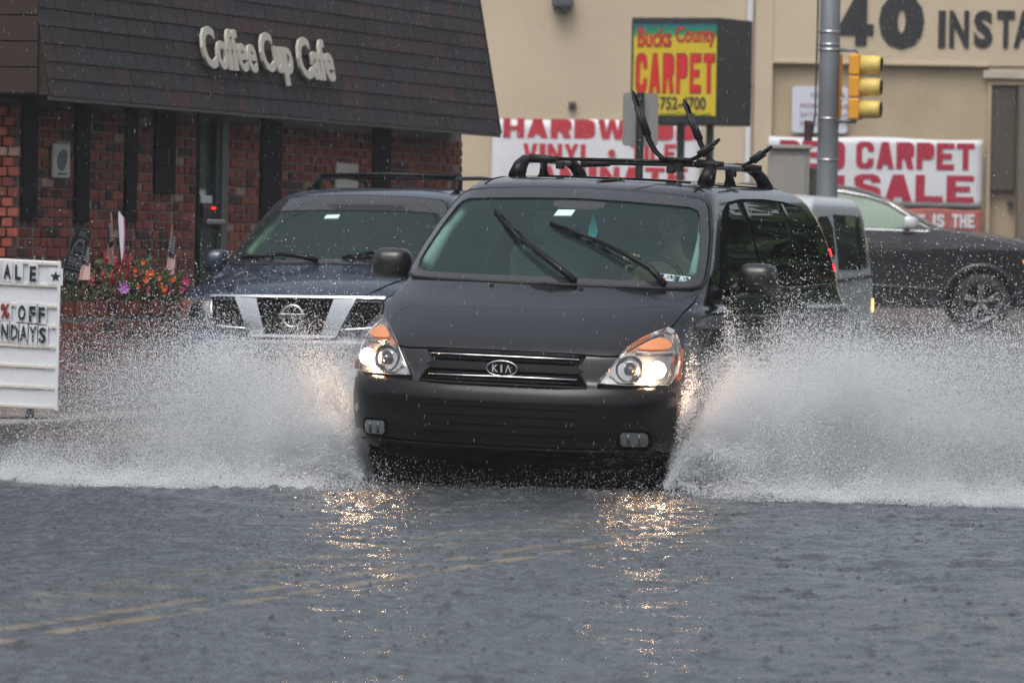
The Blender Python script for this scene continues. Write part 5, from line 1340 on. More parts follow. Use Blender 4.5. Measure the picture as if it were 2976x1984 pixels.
# side windows (vehicle's left is +x = seen)
for s, ax in ((1, 'L'), (-1, 'R')):
    sh.patch('window_frame', DLO, ax, DARK, van, lift=.003, depth=.003, res=.06, holes=[KW1, KW2, KW3])
    fw = sh.patch('door_window', KW1, ax, glass('door_glass_green', (.60, .82, .70), ior=1.5, boost=1.1), van, lift=.006, depth=.006, res=.08)
    sh.patch('sliding_door_window', KW2, ax, glass('privacy_pane', (.22, .24, .23), ior=1.5, boost=1.1), van, lift=.006, depth=.006, res=.08)
    sh.patch('quarter_window', KW3, ax, MT['privacy_pane'], van, lift=.006, depth=.006, res=.08)
    sh.line('belt_trim', [(1.7, 1.262), (2.6, 1.254), (4.2, 1.264), (5.25, 1.284)], ax, .008, CHR2 if False else TRIM, van, lift=.008)
    dr = sh.patch('front_door', [(1.72, .40), (1.70, .80), (1.68, 1.22), (2.86, 1.235), (2.90, .80), (2.88, .34), (1.9, .34)], ax, BLKPAINT, van, lift=.006, depth=.014, res=.12)
    sh.line('door_gap', [(1.72, .40), (1.70, .80), (1.68, 1.22), (2.86, 1.235), (2.90, .80), (2.88, .34)], ax, .006, DARK, van)
    sd_ = sh.patch('sliding_door', [(2.94, .34), (2.94, .80), (2.90, 1.235), (4.10, 1.243), (4.12, .95), (3.85, .70), (3.78, .34)], ax, BLKPAINT, van, lift=.006, depth=.014, res=.12)
    for par, y0 in ((dr, 2.62), (sd_, 3.02)):
        h, n = sh.hit(ax, y0 + .08, 1.11); MB().tube([h + Vector((0, -.09, 0)) + Vector((s * .012, 0, 0)), h + Vector((s * .035, -.05, 0)), h + Vector((s * .035, .05, 0)), h + Vector((s * .012, .09, 0))], .014, n=8).build('door_handle', BLKPAINT, par, smooth=True)
    wheel(van, s * .88, 1.06, .36, .36, s); wheel(van, s * .88, 4.20, .36, .36, s)
    for wy in (1.06, 4.20):
        pts = [(wy + .41 * math.cos(R(a)), .36 + .41 * math.sin(R(a))) for a in range(-20, 201, 10)]
        sh.line('arch_lip', pts, ax, .012, BLKPAINT, van, lift=.0)
    mirror(van, s * 1.145, 1.70, 1.325, 1, .25, .19, .17, mat('mirror_black', (.010, .010, .011), rough=.38, coat=.5, noise=.2), s)
    # rails
    X0 = s * .60
    rl = tag(empty('roof_rail', (0, 0, 0), parent=van))
    MB().tube([(s * .605, 2.62, 1.895), (s * .605, 2.70, 1.96), (s * .60, 2.80, 2.00), (s * .60, 2.86, 2.003)], [.055, .046, .034, .024], n=12).build('front_foot', TRIM, rl, smooth=True)
    MB().tube([(s * .60, 2.84, 2.003), (s * .60, 3.2, 2.006), (s * .60, 3.7, 2.004), (s * .60, 4.0, 1.998)], .020, n=10).build('rail_bar', ALU, rl, smooth=True)
    MB().tube([(s * .60, 3.97, 1.999), (s * .605, 4.15, 1.985), (s * .61, 4.32, 1.94), (s * .615, 4.42, 1.885)], [.026, .036, .042, .050], n=12).build('rear_foot', TRIM, rl, smooth=True)
    MB().tube([(s * .60, 3.30, 2.0), (s * .605, 3.32, 1.94), (s * .605, 3.34, 1.89)], [.022, .026, .04], n=10).build('middle_foot', TRIM, rl, smooth=True)
# roof seam ditches + twig
for s in (-1, 1): sh.line('roof_ditch', [(s * .66, 2.05), (s * .665, 2.5), (s * .66, 3.5), (s * .64, 4.7)], 'T', .006, DARK, van, lift=.0)
sh.line('sunroof_gap', [(-.42, 2.42), (0, 2.38), (.42, 2.42), (.55, 2.44)], 'T', .006, DARK, van, lift=.002)
# tail lights, rear window
sh.patch('tail_light', [(.70, 1.32), (.90, 1.32), (.93, 1.05), (.72, 1.05)], 'B', REDL, van, lift=.01, depth=.02, res=.06)
sh.patch('tail_light', mir([(.70, 1.32), (.90, 1.32), (.93, 1.05), (.72, 1.05)]), 'B', REDL, van, lift=.01, depth=.02, res=.06)
for z0 in (1.36, 1.46): sh.patch('red_reflection_patch', [(5.29, z0), (5.335, z0), (5.33, z0 + .05), (5.28, z0 + .05)], 'L', mat('red_glow', (.5, .01, .01), emit=(1, .04, .05), estr=1.6), van, lift=.012, depth=.012, res=.03)  # added glowing patches that paint a red reflection beside the quarter window
sh.patch('rear_window', rrect(-.66, .66, 1.33, 1.70, .06), 'B', TINT, van, lift=.006, depth=.01, res=.1)
MB().box((0, 2.9, .20), (1.70, 4.9, .26)).build('underbody', DARK, van)
sh.patch('air_dam', [(-.86, .295), (.86, .295), (.84, .21), (-.84, .21)], 'F', TRIM, van, lift=.002, depth=.012, res=.08)
MB().box((0, .62, .15), (1.50, .10, .24)).build('under_bumper_shade', DARK, van, bevel=.02)  # added black box, paints the shade under the bumper down to the water
# cabin
cab = empty('cabin', (0, 0, 0), parent=van)
cab_b = MB(); cab_b.prism([(1.12, 1.17), (1.30, 1.235), (1.58, 1.245), (1.80, 1.20), (1.84, .9), (1.2, .9)], 1.62, (Vector((-.81, 0, 0)), Vector((0, 1, 0)), UP, X_))
cab_b.build('dashboard', CABIN, cab, bevel=.02)
MB().prism([(1.76, 1.20), (1.84, 1.26), (1.88, 1.1), (1.80, 1.0)], .40, (Vector((.24, 0, 0)), Vector((0, 1, 0)), UP, X_)).build('instrument_hood', CABIN, cab, bevel=.02)
for sx_ in (-.40, .44):
    MB().box((sx_, 2.72, 1.10), (.52, .16, .75), Matrix.Rotation(R(-12), 3, 'X')).build('front_seat', SEAT, cab, bevel=.06)
    MB().box((sx_, 2.83, 1.60), (.27, .10, .17), Matrix.Rotation(R(-12), 3, 'X')).build('headrest', SEAT, cab, bevel=.04)
MB().box((0, 4.0, 1.12), (1.5, .16, .8)).build('rear_bench', SEAT, cab, bevel=.06)
MB().box((0, 2.8, .66), (1.6, 3.4, .04)).build('cabin_floor', CABIN, cab)
MB().tube([(.83, 1.35, 1.33), (.80, 1.7, 1.56), (.74, 2.0, 1.73)], .035, n=8).build('pillar_lining', mat('pillar_pale', (.36, .42, .40), rough=.8), cab, smooth=True)
MB().tube([(-.83, 1.35, 1.33), (-.80, 1.7, 1.56), (-.74, 2.0, 1.73)], .045, n=8).build('pillar_lining', MT['pillar_pale'], cab, smooth=True)
swc = Vector((.44, 1.97, 1.25)); tor = [swc + Vector((.19 * math.cos(a * math.pi / 12), .19 * math.sin(a * math.pi / 12) * .42, .19 * math.sin(a * math.pi / 12) * .9)) for a in range(25)]
stw = MB().tube(tor, .016, n=8, cap=False).build('steering_wheel', TRIM, cab, smooth=True)
MB().tube([swc, swc + Vector((0, -.25, -.12))], .03, n=8).build('steering_column', TRIM, cab)
MB().box((.02, 1.84, 1.70), (.24, .03, .07)).build('rear_view_mirror', TRIM, cab, bevel=.012)
MB().prism([(1.98, 1.80), (2.3, 1.835), (4.7, 1.84), (4.7, 1.82), (2.3, 1.815), (1.98, 1.785)], 1.16, (Vector((-.58, 0, 0)), Vector((0, 1, 0)), UP, X_)).build('headliner', mat('headliner_pale', (.50, .52, .50), rough=.9), cab)
# air freshener: small leaf hanging from the mirror
lf_ = [(0, .10), (.012, .07), (.022, .03), (.03, -.01), (.026, -.04), (.015, -.06), (0, -.065), (-.015, -.06), (-.028, -.03), (-.022, .02), (-.012, .06)]
MB().prism(lf_, .004, (Vector((.09, 1.80, 1.585)), X_, UP, NY)).build('air_freshener', mat('freshener_teal', (.05, .55, .60), rough=.6), cab)
place(van, KIA_LOC, KIA_ROT)

# roof rack bars and cradles: things that lift off
def kia(loc, *objs): pass
rack = tag(empty('roof_rack', (0, 0, 0)), 'black cross bars with wraps lying on the rails of the black van', 'roof rack')
def bar(y, xa, xb, z, zb):
    b = MB().tube([(xa, y, z), ((xa + xb) / 2, y, (z + zb) / 2 + .006), (xb, y, zb)], .0115, n=10).build('cross_bar', TRIM, rack, smooth=True)
    for x0, x1, zz in ((xa - .03, xa + .16, z), (xb - .14, xb + .03, zb)):
        MB().tube([(x0, y, zz), (x1, y, zz)], [.030, .017], n=12).build('bar_clamp', RUB, b, smooth=True)
    return b
bar(2.75, -.53, .655, 2.010, 2.018); bar(3.70, -.42, .70, 2.002, 2.012)
for x in (-.36, .35): MB().box((x, 2.75, 1.975), (.05, .05, .05)).build('bar_bracket', RUB, rack, bevel=.008)
place(rack, KIA_LOC, KIA_ROT)
def cradle(y, pts_l, pts_s, base, label):
    t = tag(empty('kayak_cradle', (0, 0, 0)), label, 'kayak rack', 'kayak cradles on the van roof')
    # long arm: hairpin loop (two parallel tubes joined at the top)
    def loop(pts, w, r, nm, padr):
        a = [Vector((p[0], y - w, p[1])) for p in pts]; b = [Vector((p[0], y + w, p[1])) for p in pts]
        tip = (a[-1] + b[-1]) / 2 + (a[-1] - a[-2]).normalized() * w * .8
        o = MB().tube(a + [a[-1].lerp(tip, .6) , tip, b[-1].lerp(tip, .6)] + b[::-1], r, n=8).build(nm, TRIM, t, smooth=True)
        i0 = len(pts) - 2
        for q in (a, b): MB().tube([q[i0].lerp(q[i0 + 1], .12), q[i0].lerp(q[i0 + 1], .78)], padr, n=10).build('foam_pad', RUB, o, smooth=True)
    loop(pts_l, .045, .0095, 'long_arm', .0165)
    loop(pts_s, .04, .0095, 'short_arm', .021)
    MB().box((base[0], y, base[1]), (.20, .10, .022)).build('base_plate', RUB, t, bevel=.006)
    MB().box((base[0] + .02, y, base[1] - .045), (.05, .06, .06)).build('clamp', RUB, t, bevel=.006)
    place(t, KIA_LOC, KIA_ROT)
cradle(2.75, [(.36, 2.036), (.29, 2.045), (.245, 2.085), (.205, 2.150), (.100, 2.415)], [(.40, 2.036), (.48, 2.040), (.52, 2.060), (.625, 2.150)], (.38, 2.040), 'front kayak cradle with two bent padded arms on the van roof')
cradle(3.70, [(.50, 2.022), (.44, 2.026), (.385, 2.060), (.33, 2.150), (.222, 2.395)], [(.54, 2.022), (.62, 2.028), (.655, 2.045), (.762, 2.130)], (.52, 2.024), 'rear kayak cradle, its long arm rising behind the front one')
tw = tag(empty('twig', (0, 0, 0)), 'thin dark wet twig stuck on the front of the van roof', 'twig')
for nm, q in (('stem', [(.03, 2.10), (.10, 2.20), (.17, 2.27)]), ('leaf', [(.06, 2.13), (.12, 2.20)])):
    out = []
    for x, y in q: h, n = sh.hit('T', x, y); out.append(h + Vector((0, 0, .006)))
    MB().tube(out, [.003] + [.010] * (len(out) - 2) + [.004] if len(out) > 2 else .006, n=5).build(nm, mat('wet_leaf', (.015, .012, .008), rough=.5), tw)
place(tw, KIA_LOC, KIA_ROT)

# headlight beams (lit lamps of the photograph)
def beam(loc, rot_, car_loc, car_rot, e, size=.07):
    l = bpy.data.lights.new('headlight_beam', 'SPOT'); l.energy = e; l.color = (1.0, .62, .38); l.spot_size = R(110); l.spot_blend = .8; l.shadow_soft_size = size
    o = bpy.data.objects.new('headlight_beam', l); COL.objects.link(o)
    M = Matrix.Translation(car_loc) @ car_rot.to_matrix().to_4x4()
    o.matrix_world = M @ Matrix.Translation(Vector(loc)) @ Euler(rot_).to_matrix().to_4x4()
beam((-.87, .14, .79), (R(84), 0, 0), KIA_LOC, KIA_ROT, 45); beam((.87, .14, .79), (R(84), 0, 0), KIA_LOC, KIA_ROT, 45)

# ======================= driver (skinned figure, seated, hand on the wheel)
def skin_fig(name, nodes, edges, m, par=None, sub=2, root=0):
    me = bpy.data.meshes.new(name); me.from_pydata([n[:3] for n in nodes], edges, []); o = link(name, me, m, par)
    sk = o.modifiers.new('skin', 'SKIN'); 
    for i, n in enumerate(nodes):
        v = me.skin_vertices[0].data[i]; rr = n[3] if isinstance(n[3], tuple) else (n[3], n[3]); v.radius = rr; v.use_root = (i == root)
    sk.use_smooth_shade = True; s_ = o.modifiers.new('sub', 'SUBSURF'); s_.levels = sub; s_.render_levels = sub; return o
drv = tag(empty('person', (0, 0, 0)), 'driver in a tan top with dark hair, hand on the steering wheel', 'person')
bx_, by_ = .46, 2.72
nodes = [(bx_, by_, .95, (.17, .13)), (bx_, by_ - .02, 1.15, (.17, .11)), (bx_, by_ - .03, 1.32, (.18, .10)), (bx_, by_ - .05, 1.40, (.09, .07)), (bx_, by_ - .06, 1.47, (.055, .055)), (bx_, by_ - .07, 1.53, (.06, .065)),
         (bx_ - .19, by_ - .04, 1.33, .065), (bx_ - .25, by_ - .16, 1.15, .05), (bx_ - .20, by_ - .36, 1.27, .038), (bx_ - .165, by_ - .46, 1.375, .028),
         (bx_ + .19, by_ - .04, 1.33, .065), (bx_ + .27, by_ - .14, 1.12, .05), (bx_ + .20, by_ - .34, 1.18, .038), (bx_ + .15, by_ - .46, 1.26, .03)]
skin_fig('body', nodes, [(0, 1), (1, 2), (2, 3), (3, 4), (4, 5), (2, 6), (6, 7), (7, 8), (8, 9), (2, 10), (10, 11), (11, 12), (12, 13)], SKIN, drv)
top_n = [(bx_, by_, .93, (.19, .15)), (bx_, by_ - .02, 1.15, (.19, .13)), (bx_, by_ - .03, 1.31, (.195, .115)), (bx_, by_ - .04, 1.37, (.10, .085)), (bx_ - .20, by_ - .05, 1.32, .08), (bx_ - .25, by_ - .14, 1.18, .066), (bx_ + .20, by_ - .05, 1.32, .08), (bx_ + .26, by_ - .12, 1.17, .066)]
skin_fig('shirt', top_n, [(0, 1), (1, 2), (2, 3), (2, 4), (4, 5), (2, 6), (6, 7)], SHIRT, drv)
# head
hb = bmesh.new(); bmesh.ops.create_uvsphere(hb, u_segments=32, v_segments=24, radius=1)
for v in hb.verts:
    x, y, z = v.co; w = .078 * (1 - .18 * max(0, -z)); d = .098; hgt = .125
    fy = -y
    nx = x * w; ny = y * d; nz = z * hgt
    if fy > .5:
        ny += (.006 if abs(z - .05) < .12 and .15 < abs(x) < .55 else 0)                  # eye sockets
        if abs(x) < .20 and -.32 < z < .18: ny -= .022 * (1 - abs(x) / .20) * (1 - abs(z + .20) / .40 if z < .18 else 0)   # nose
        if abs(x) < .35 and abs(z + .52) < .08: ny -= .004                                # lips
        if z < -.75: ny -= .008
    v.co = (nx + bx_, ny + by_ - .09, nz + 1.60)
hm = bpy.data.meshes.new('head'); hb.to_mesh(hm); hb.free(); hm.polygons.foreach_set('use_smooth', [True] * len(hm.polygons)); hd = link('head', hm, SKIN, drv)
for s in (-1, 1):
    MB().lathe([(0, -.008), (.012, -.006), (.014, 0)], n=12, axis='Y', c=(bx_ + s * .030, by_ - .178, 1.612)).build('eye', mat('eye_dark', (.02, .015, .012), rough=.2), hd, smooth=True)
    MB().tube([(bx_ + s * .078, by_ - .10, 1.63), (bx_ + s * .092, by_ - .085, 1.61), (bx_ + s * .080, by_ - .095, 1.57)], [.012, .016, .010], n=8).build('ear', SKIN, hd, smooth=True)
MB().tube([(bx_ - .024, by_ - .186, 1.533), (bx_, by_ - .190, 1.530), (bx_ + .024, by_ - .186, 1.533)], .0055, n=6).build('mouth', mat('lips', (.36, .12, .10), rough=.5), hd, smooth=True)
hb = bmesh.new(); bmesh.ops.create_uvsphere(hb, u_segments=32, v_segments=24, radius=1)
kill = [v for v in hb.verts if (-v.co.y > .35 and v.co.z < .45) or v.co.z < -.75]
bmesh.ops.delete(hb, geom=kill, context='VERTS')
for v in hb.verts: n_ = 1 + .05 * math.sin(v.co.x * 14 + v.co.z * 9) ; v.co = (v.co.x * .090 * n_ + bx_, v.co.y * .110 * n_ + by_ - .082, v.co.z * .135 * n_ + 1.615)
hm = bpy.data.meshes.new('hair'); hb.to_mesh(hm); hb.free(); hm.polygons.foreach_set('use_smooth', [True] * len(hm.polygons)); link('hair', hm, HAIR, drv)
# hands: palm + five fingers curled on the rim
def hand(c, s):
    c = Vector(c); b = [(c.x, c.y + .05, c.z - .03, .026), (c.x, c.y + .01, c.z, (.034, .020)), (c.x, c.y - .025, c.z + .012, (.036, .018))]
    e = [(0, 1), (1, 2)]
    h_ = skin_fig('hand', b, e, SKIN, drv, root=1)
    for k, L_ in enumerate((.9, 1.0, .95, .78)):
        x = c.x + s * (-.030 + .021 * k); skin_fig('finger', [(x, c.y - .020, c.z + .016, .0098), (x, c.y - .052 * L_, c.z + .018, .0095), (x, c.y - .066 * L_, c.z - .006, .009), (x, c.y - .050 * L_, c.z - .026, .008)], [(0, 1), (1, 2), (2, 3)], SKIN, h_)
    skin_fig('thumb', [(c.x - s * .034, c.y, c.z, .011), (c.x - s * .055, c.y - .026, c.z + .012, .0105), (c.x - s * .052, c.y - .050, c.z + .012, .009)], [(0, 1), (1, 2)], SKIN, h_)
hand((.300, 2.22, 1.405), -1); hand((.61, 2.22, 1.285), 1)
place(drv, KIA_LOC + KIA_ROT.to_matrix() @ Vector((0, -.25, .015)), KIA_ROT)

# ======================= the navy SUV
suv = tag(empty('suv', (0, 0, 0)), 'navy SUV with chrome grille behind the spray, left of the black van', 'car')
sn = Shell(NIS_ROWS, sub=6)
NW = [(0, 1.350), (.5, 1.345), (.78, 1.335), (.862, 1.345), (.872, 1.37), (.84, 1.47), (.77, 1.63), (.705, 1.775), (.675, 1.825), (.63, 1.850), (.4, 1.868), (0, 1.878)]
NW = NW + [(-x, z) for x, z in NW[-2:0:-1]]
NI = [(0, 1.385), (.5, 1.382), (.74, 1.375), (.80, 1.385), (.805, 1.42), (.775, 1.50), (.715, 1.63), (.68, 1.71), (.655, 1.742), (.58, 1.752), (.3, 1.760), (0, 1.762)]
NI = NI + [(-x, z) for x, z in NI[-2:0:-1]]
def ncut(c, vs):
    if c[1] < 2.3 and c[2] > 1.3 and all(pin((v[0] / .965, 1.6 + (v[2] - 1.6) / .955), NW) for v in vs): return True
    for wy, wz, rr in ((.95, .40, .44), (3.80, .40, .44)):
        if abs(c[0]) > .80 and (c[1] - wy) ** 2 + (c[2] - wz) ** 2 < rr * rr: return True
    return False
sn.body('body', NAVY, suv, ncut)
nws = sn.patch('windscreen', [(x * 1.02, 1.6 + (z - 1.6) * 1.03) for x, z in NI], 'F', WSG, suv, lift=.004, depth=.004, res=.08)
sn.patch('windscreen_border', [(x * .985, 1.6 + (z - 1.6) * .985) for x, z in NW], 'F', FRIT, nws, lift=.010, depth=.006, res=.03, holes=[NI])
sn.line('windscreen_seal', NW, 'F', .010, RUB, suv, lift=.002, closed=True)
NH = [(0, 1.112), (.45, 1.108), (.52, 1.112), (.60, 1.17), (.655, 1.22), (.70, 1.27), (.72, 1.318), (0, 1.335)]
NH = NH + [(-x, z) for x, z in NH[-2:0:-1]]
sn.patch('bonnet', NH, 'F', NAVY, suv, lift=.012, depth=.02, res=.05)
sn.line('bonnet_gap', NH, 'F', .007, DARK, suv, lift=.0, closed=True)
for s in (-1, 1):
    q = (lambda p: p) if s > 0 else mir
    hl = sn.patch('headlight', q([(.665, .88), (.92, .90), (.965, .96), (.965, 1.075), (.90, 1.082), (.675, 1.075)]), 'F', REFL, suv, lift=.006, depth=.012, res=.05)
    sn.patch('indicator', q([(.90, .93), (.955, .95), (.955, 1.06), (.90, 1.065)]), 'F', AMBERD, hl, lift=.014, depth=.01, res=.04)
    sn.patch('lamp_bowl', q(ell_ := [(.79 + .07 * math.cos(a * .3), .975 + .07 * math.sin(a * .3)) for a in range(21)]), 'F', REFLD, hl, lift=.014, depth=.01, res=.04)
    sn.patch('lens_cover', q([(.668, .885), (.915, .905), (.96, .96), (.96, 1.07), (.68, 1.07)]), 'F', LENS, hl, lift=.035, depth=.03, res=.06)
    sn.line('lamp_chrome_edge', q([(.665, 1.085), (.660, .98), (.640, .88)]), 'F', .012, CHR, suv, lift=.012)
    # slanted chrome strut of the grille
    sn.patch('grille_strut', q([(.300, 1.085), (.470, 1.090), (.335, .825), (.215, .828)]), 'F', mat('strut_chrome', (.40, .42, .45), rough=.16, metal=1), suv, lift=.030, depth=.045, res=.04)
    sn.patch('outer_grille', q([(.47, 1.072), (.650, 1.072), (.635, .90), (.38, .875)]), 'F', DARK, suv, lift=.006, depth=.01, res=.05)
    og = suv.children[-1]
    for k in range(7): sn.line('mesh_bar', q([(.42 + .035 * k, 1.06), (.50 + .03 * k - .12, .90)]), 'F', .005, TRIM, og, lift=.012)
    for k in range(5): sn.line('mesh_bar', q([(.46 - .018 * k, 1.04 - .035 * k), (.645, 1.04 - .032 * k)]), 'F', .005, TRIM, og, lift=.012)
    sn.line('chrome_base', q([(.335, .862), (.50, .870), (.64, .885)]), 'F', .012, CHR, suv, lift=.016)
    fl = sn.patch('fog_light', q([(.62 + .055 * math.cos(a * .3), .60 + .055 * math.sin(a * .3)) for a in range(21)]), 'F', REFLD, suv, lift=.014, depth=.01, res=.04)
    mirror(suv, s * 1.068, 1.50, 1.362, 1, .185, .19, .16, NAVY, s)
    wheel(suv, s * .86, .95, .40, .39, s); wheel(suv, s * .86, 3.80, .40, .39, s)
    ax = 'L' if s > 0 else 'R'
    sn.patch('front_window', [(1.45, 1.37), (1.62, 1.55), (1.95, 1.80), (2.45, 1.82), (2.48, 1.37)], ax, TINT, suv, lift=.006, depth=.006, res=.1)
    sn.patch('rear_door_window', [(2.60, 1.37), (2.57, 1.82), (3.35, 1.82), (3.42, 1.37)], ax, TINT, suv, lift=.006, depth=.006, res=.1)
    sn.patch('cargo_window', [(3.55, 1.37), (3.48, 1.80), (4.2, 1.78), (4.35, 1.37)], ax, TINT, suv, lift=.006, depth=.006, res=.1)
    rl = tag(empty('roof_rail', (0, 0, 0), parent=suv))
    MB().tube([(s * .60, 2.45, 1.93), (s * .58, 2.53, 1.99), (s * .56, 2.60, 2.03), (s * .56, 3.4, 2.045), (s * .57, 4.0, 2.03), (s * .58, 4.12, 1.95)], [.020, .018, .016, .016, .018, .022], n=8).build('rail_tube', TRIM, rl, smooth=True)
    MB().box((s * .57, 2.62, 1.98), (.05, .09, .10)).build('rail_foot', TRIM, rl, bevel=.01)
for y in (2.64,): MB().tube([(-.56, y, 2.045), (0, y, 2.062), (.56, y, 2.045)], .016, n=8).build('cross_bar', TRIM, suv, smooth=True)
MB().tube([(-.56, 3.6, 2.045), (.56, 3.6, 2.045)], .014, n=8).build('cross_bar', TRIM, suv, smooth=True)
sn.patch('chrome_top', [(-.67, 1.090), (.67, 1.090), (.675, 1.103), (-.675, 1.103)], 'F', MT['strut_chrome'], suv, lift=.026, depth=.03, res=.06)
sn.patch('chrome_bottom', [(-.345, .822), (.345, .822), (.315, .796), (-.315, .796)], 'F', MT['strut_chrome'], suv, lift=.026, depth=.03, res=.06)
cg = sn.patch('centre_grille', [(-.30, 1.082), (.30, 1.082), (.215, .828), (-.215, .828)], 'F', DARK, suv, lift=.006, depth=.01, res=.05)
for k in range(-7, 8):
    for sg_ in (-1, 1):
        p0, p1 = (k * .042 - sg_ * .07, 1.07), (k * .042 + sg_ * .07, .84)
        def cl(p, q_):
            w0 = lambda z: .20 + (z - .828) / .254 * .085
            out = []
            for t in [i / 10 for i in range(11)]:
                x, z = p[0] + (q_[0] - p[0]) * t, p[1] + (q_[1] - p[1]) * t
                if abs(x) < w0(z): out.append((x, z))
            return out
        q_ = cl(p0, p1)
        if len(q_) > 2: sn.line('mesh_bar', [q_[0], q_[-1]], 'F', .004, TRIM, cg, lift=.014)
nb_ = empty('badge', (0, -.052, .962), parent=suv)
MB().tube([(.080 * math.cos(a * math.pi / 16), 0, .080 * math.sin(a * math.pi / 16)) for a in range(33)], .011, n=8, cap=False).build('badge_ring', CHR, nb_, smooth=True)
MB().box((0, -.008, 0), (.205, .014, .040)).build('badge_bar', CHR, nb_, bevel=.004)
text_part('badge_lettering', 'NISSAN', (-.085, .085, -.012, .012), (Vector((0, -.0155, 0)), X_, Z_, NY), BLKM, nb_, extrude=.001, offset=.01)
sn.patch('bumper', [(-.93, .40), (.93, .40), (.955, .55), (.955, .75), (.90, .79), (-.90, .79), (-.955, .75), (-.955, .55)], 'F', NAVY, suv, lift=.008, depth=.016, res=.08)
sn.patch('lower_intake', rrect(-.42, .42, .48, .68, .04), 'F', DARK, suv, lift=.014, depth=.01, res=.08)
wiper(suv, sn, [(-.75, 1.372), (-.50, 1.378), (-.30, 1.372), (-.12, 1.352)]); wiper(suv, sn, [(.06, 1.385), (.25, 1.402), (.42, 1.395), (.60, 1.352)])
sn.patch('toll_tag', [(-.22, 1.70), (-.11, 1.703), (-.105, 1.73), (-.21, 1.727)], 'F', MT['tag_white'], nws, lift=.004, depth=.015, res=.04)
MB().prism([(1.2, 1.27), (1.9, 1.30), (1.95, .9), (1.2, .9)], 1.5, (Vector((-.75, 0, 0)), Vector((0, 1, 0)), UP, X_)).build('dashboard', CABIN, suv, bevel=.02)
for sx_ in (-.38, .38): MB().box((sx_, 2.7, 1.25), (.5, .16, .8)).build('front_seat', SEAT, suv, bevel=.06)
MB().tube([(-.79, 1.4, 1.42), (-.73, 1.7, 1.60), (-.68, 1.9, 1.72)], .04, n=8).build('pillar_lining', mat('pillar_yellow', (.40, .44, .32), rough=.8), suv, smooth=True)
swc = Vector((.38, 2.05, 1.30)); MB().tube([swc + Vector((.19 * math.cos(a * math.pi / 12), .08 * math.sin(a * math.pi / 12), .18 * math.sin(a * math.pi / 12))) for a in range(25)], .016, n=8, cap=False).build('steering_wheel', TRIM, suv, smooth=True)
MB().box((0, 2.4, .36), (1.5, 4.3, .14)).build('underbody', DARK, suv)
sn.patch('rear_window', rrect(-.6, .6, 1.40, 1.78, .06), 'B', TINT, suv, lift=.006, depth=.01, res=.1)
place(suv, NIS_LOC, NIS_ROT)
beam((.60, -.10, .66), (R(84), 0, 0), NIS_LOC, NIS_ROT, 60)

# ======================= charcoal SUV crossing behind, facing image-right
JR = [(.30, .25, .35, 2.6, .90, 4.60, .25, 3), (.42, .06, .40, 2.6, .94, 4.72, .25, 3), (.60, .0, .42, 2.6, .96, 4.76, .25, 3), (.90, .0, .42, 2.6, .965, 4.78, .25, 3), (1.08, .02, .38, 2.8, .965, 4.80, .25, 3),
      (1.17, .10, .42, 3, .955, 4.80, .25, 3), (1.24, .32, .50, 3.2, .945, 4.79, .25, 3), (1.295, .62, .50, 3.4, .935, 4.78, .25, 3), (1.35, 1.05, .35, 3.4, .925, 4.77, .25, 3), (1.385, 1.42, .25, 3.4, .915, 4.76, .25, 3),
      (1.43, 1.56, .25, 3.2, .90, 4.74, .25, 3), (1.60, 1.86, .26, 3.2, .835, 4.64, .25, 3), (1.74, 2.14, .28, 3.2, .775, 4.52, .25, 3), (1.85, 2.36, .30, 3, .735, 4.44, .25, 3), (1.92, 2.60, .35, 3, .68, 4.34, .3, 3), (1.96, 2.90, .4, 2.8, .55, 4.2, .3, 3)]
sj = Shell(JR, sub=5, SD=44)
j = tag(empty('suv', (0, 0, 0)), 'charcoal SUV with chrome window trim crossing behind at the right edge', 'car')
def jcut(c, vs):
    for wy, wz, rr in ((.95, .40, .475), (3.86, .40, .475)):
        if abs(c[0]) > .78 and (c[1] - wy) ** 2 + (c[2] - wz) ** 2 < rr * rr: return True
    return False
sj.body('body', JEEPP, j, jcut)
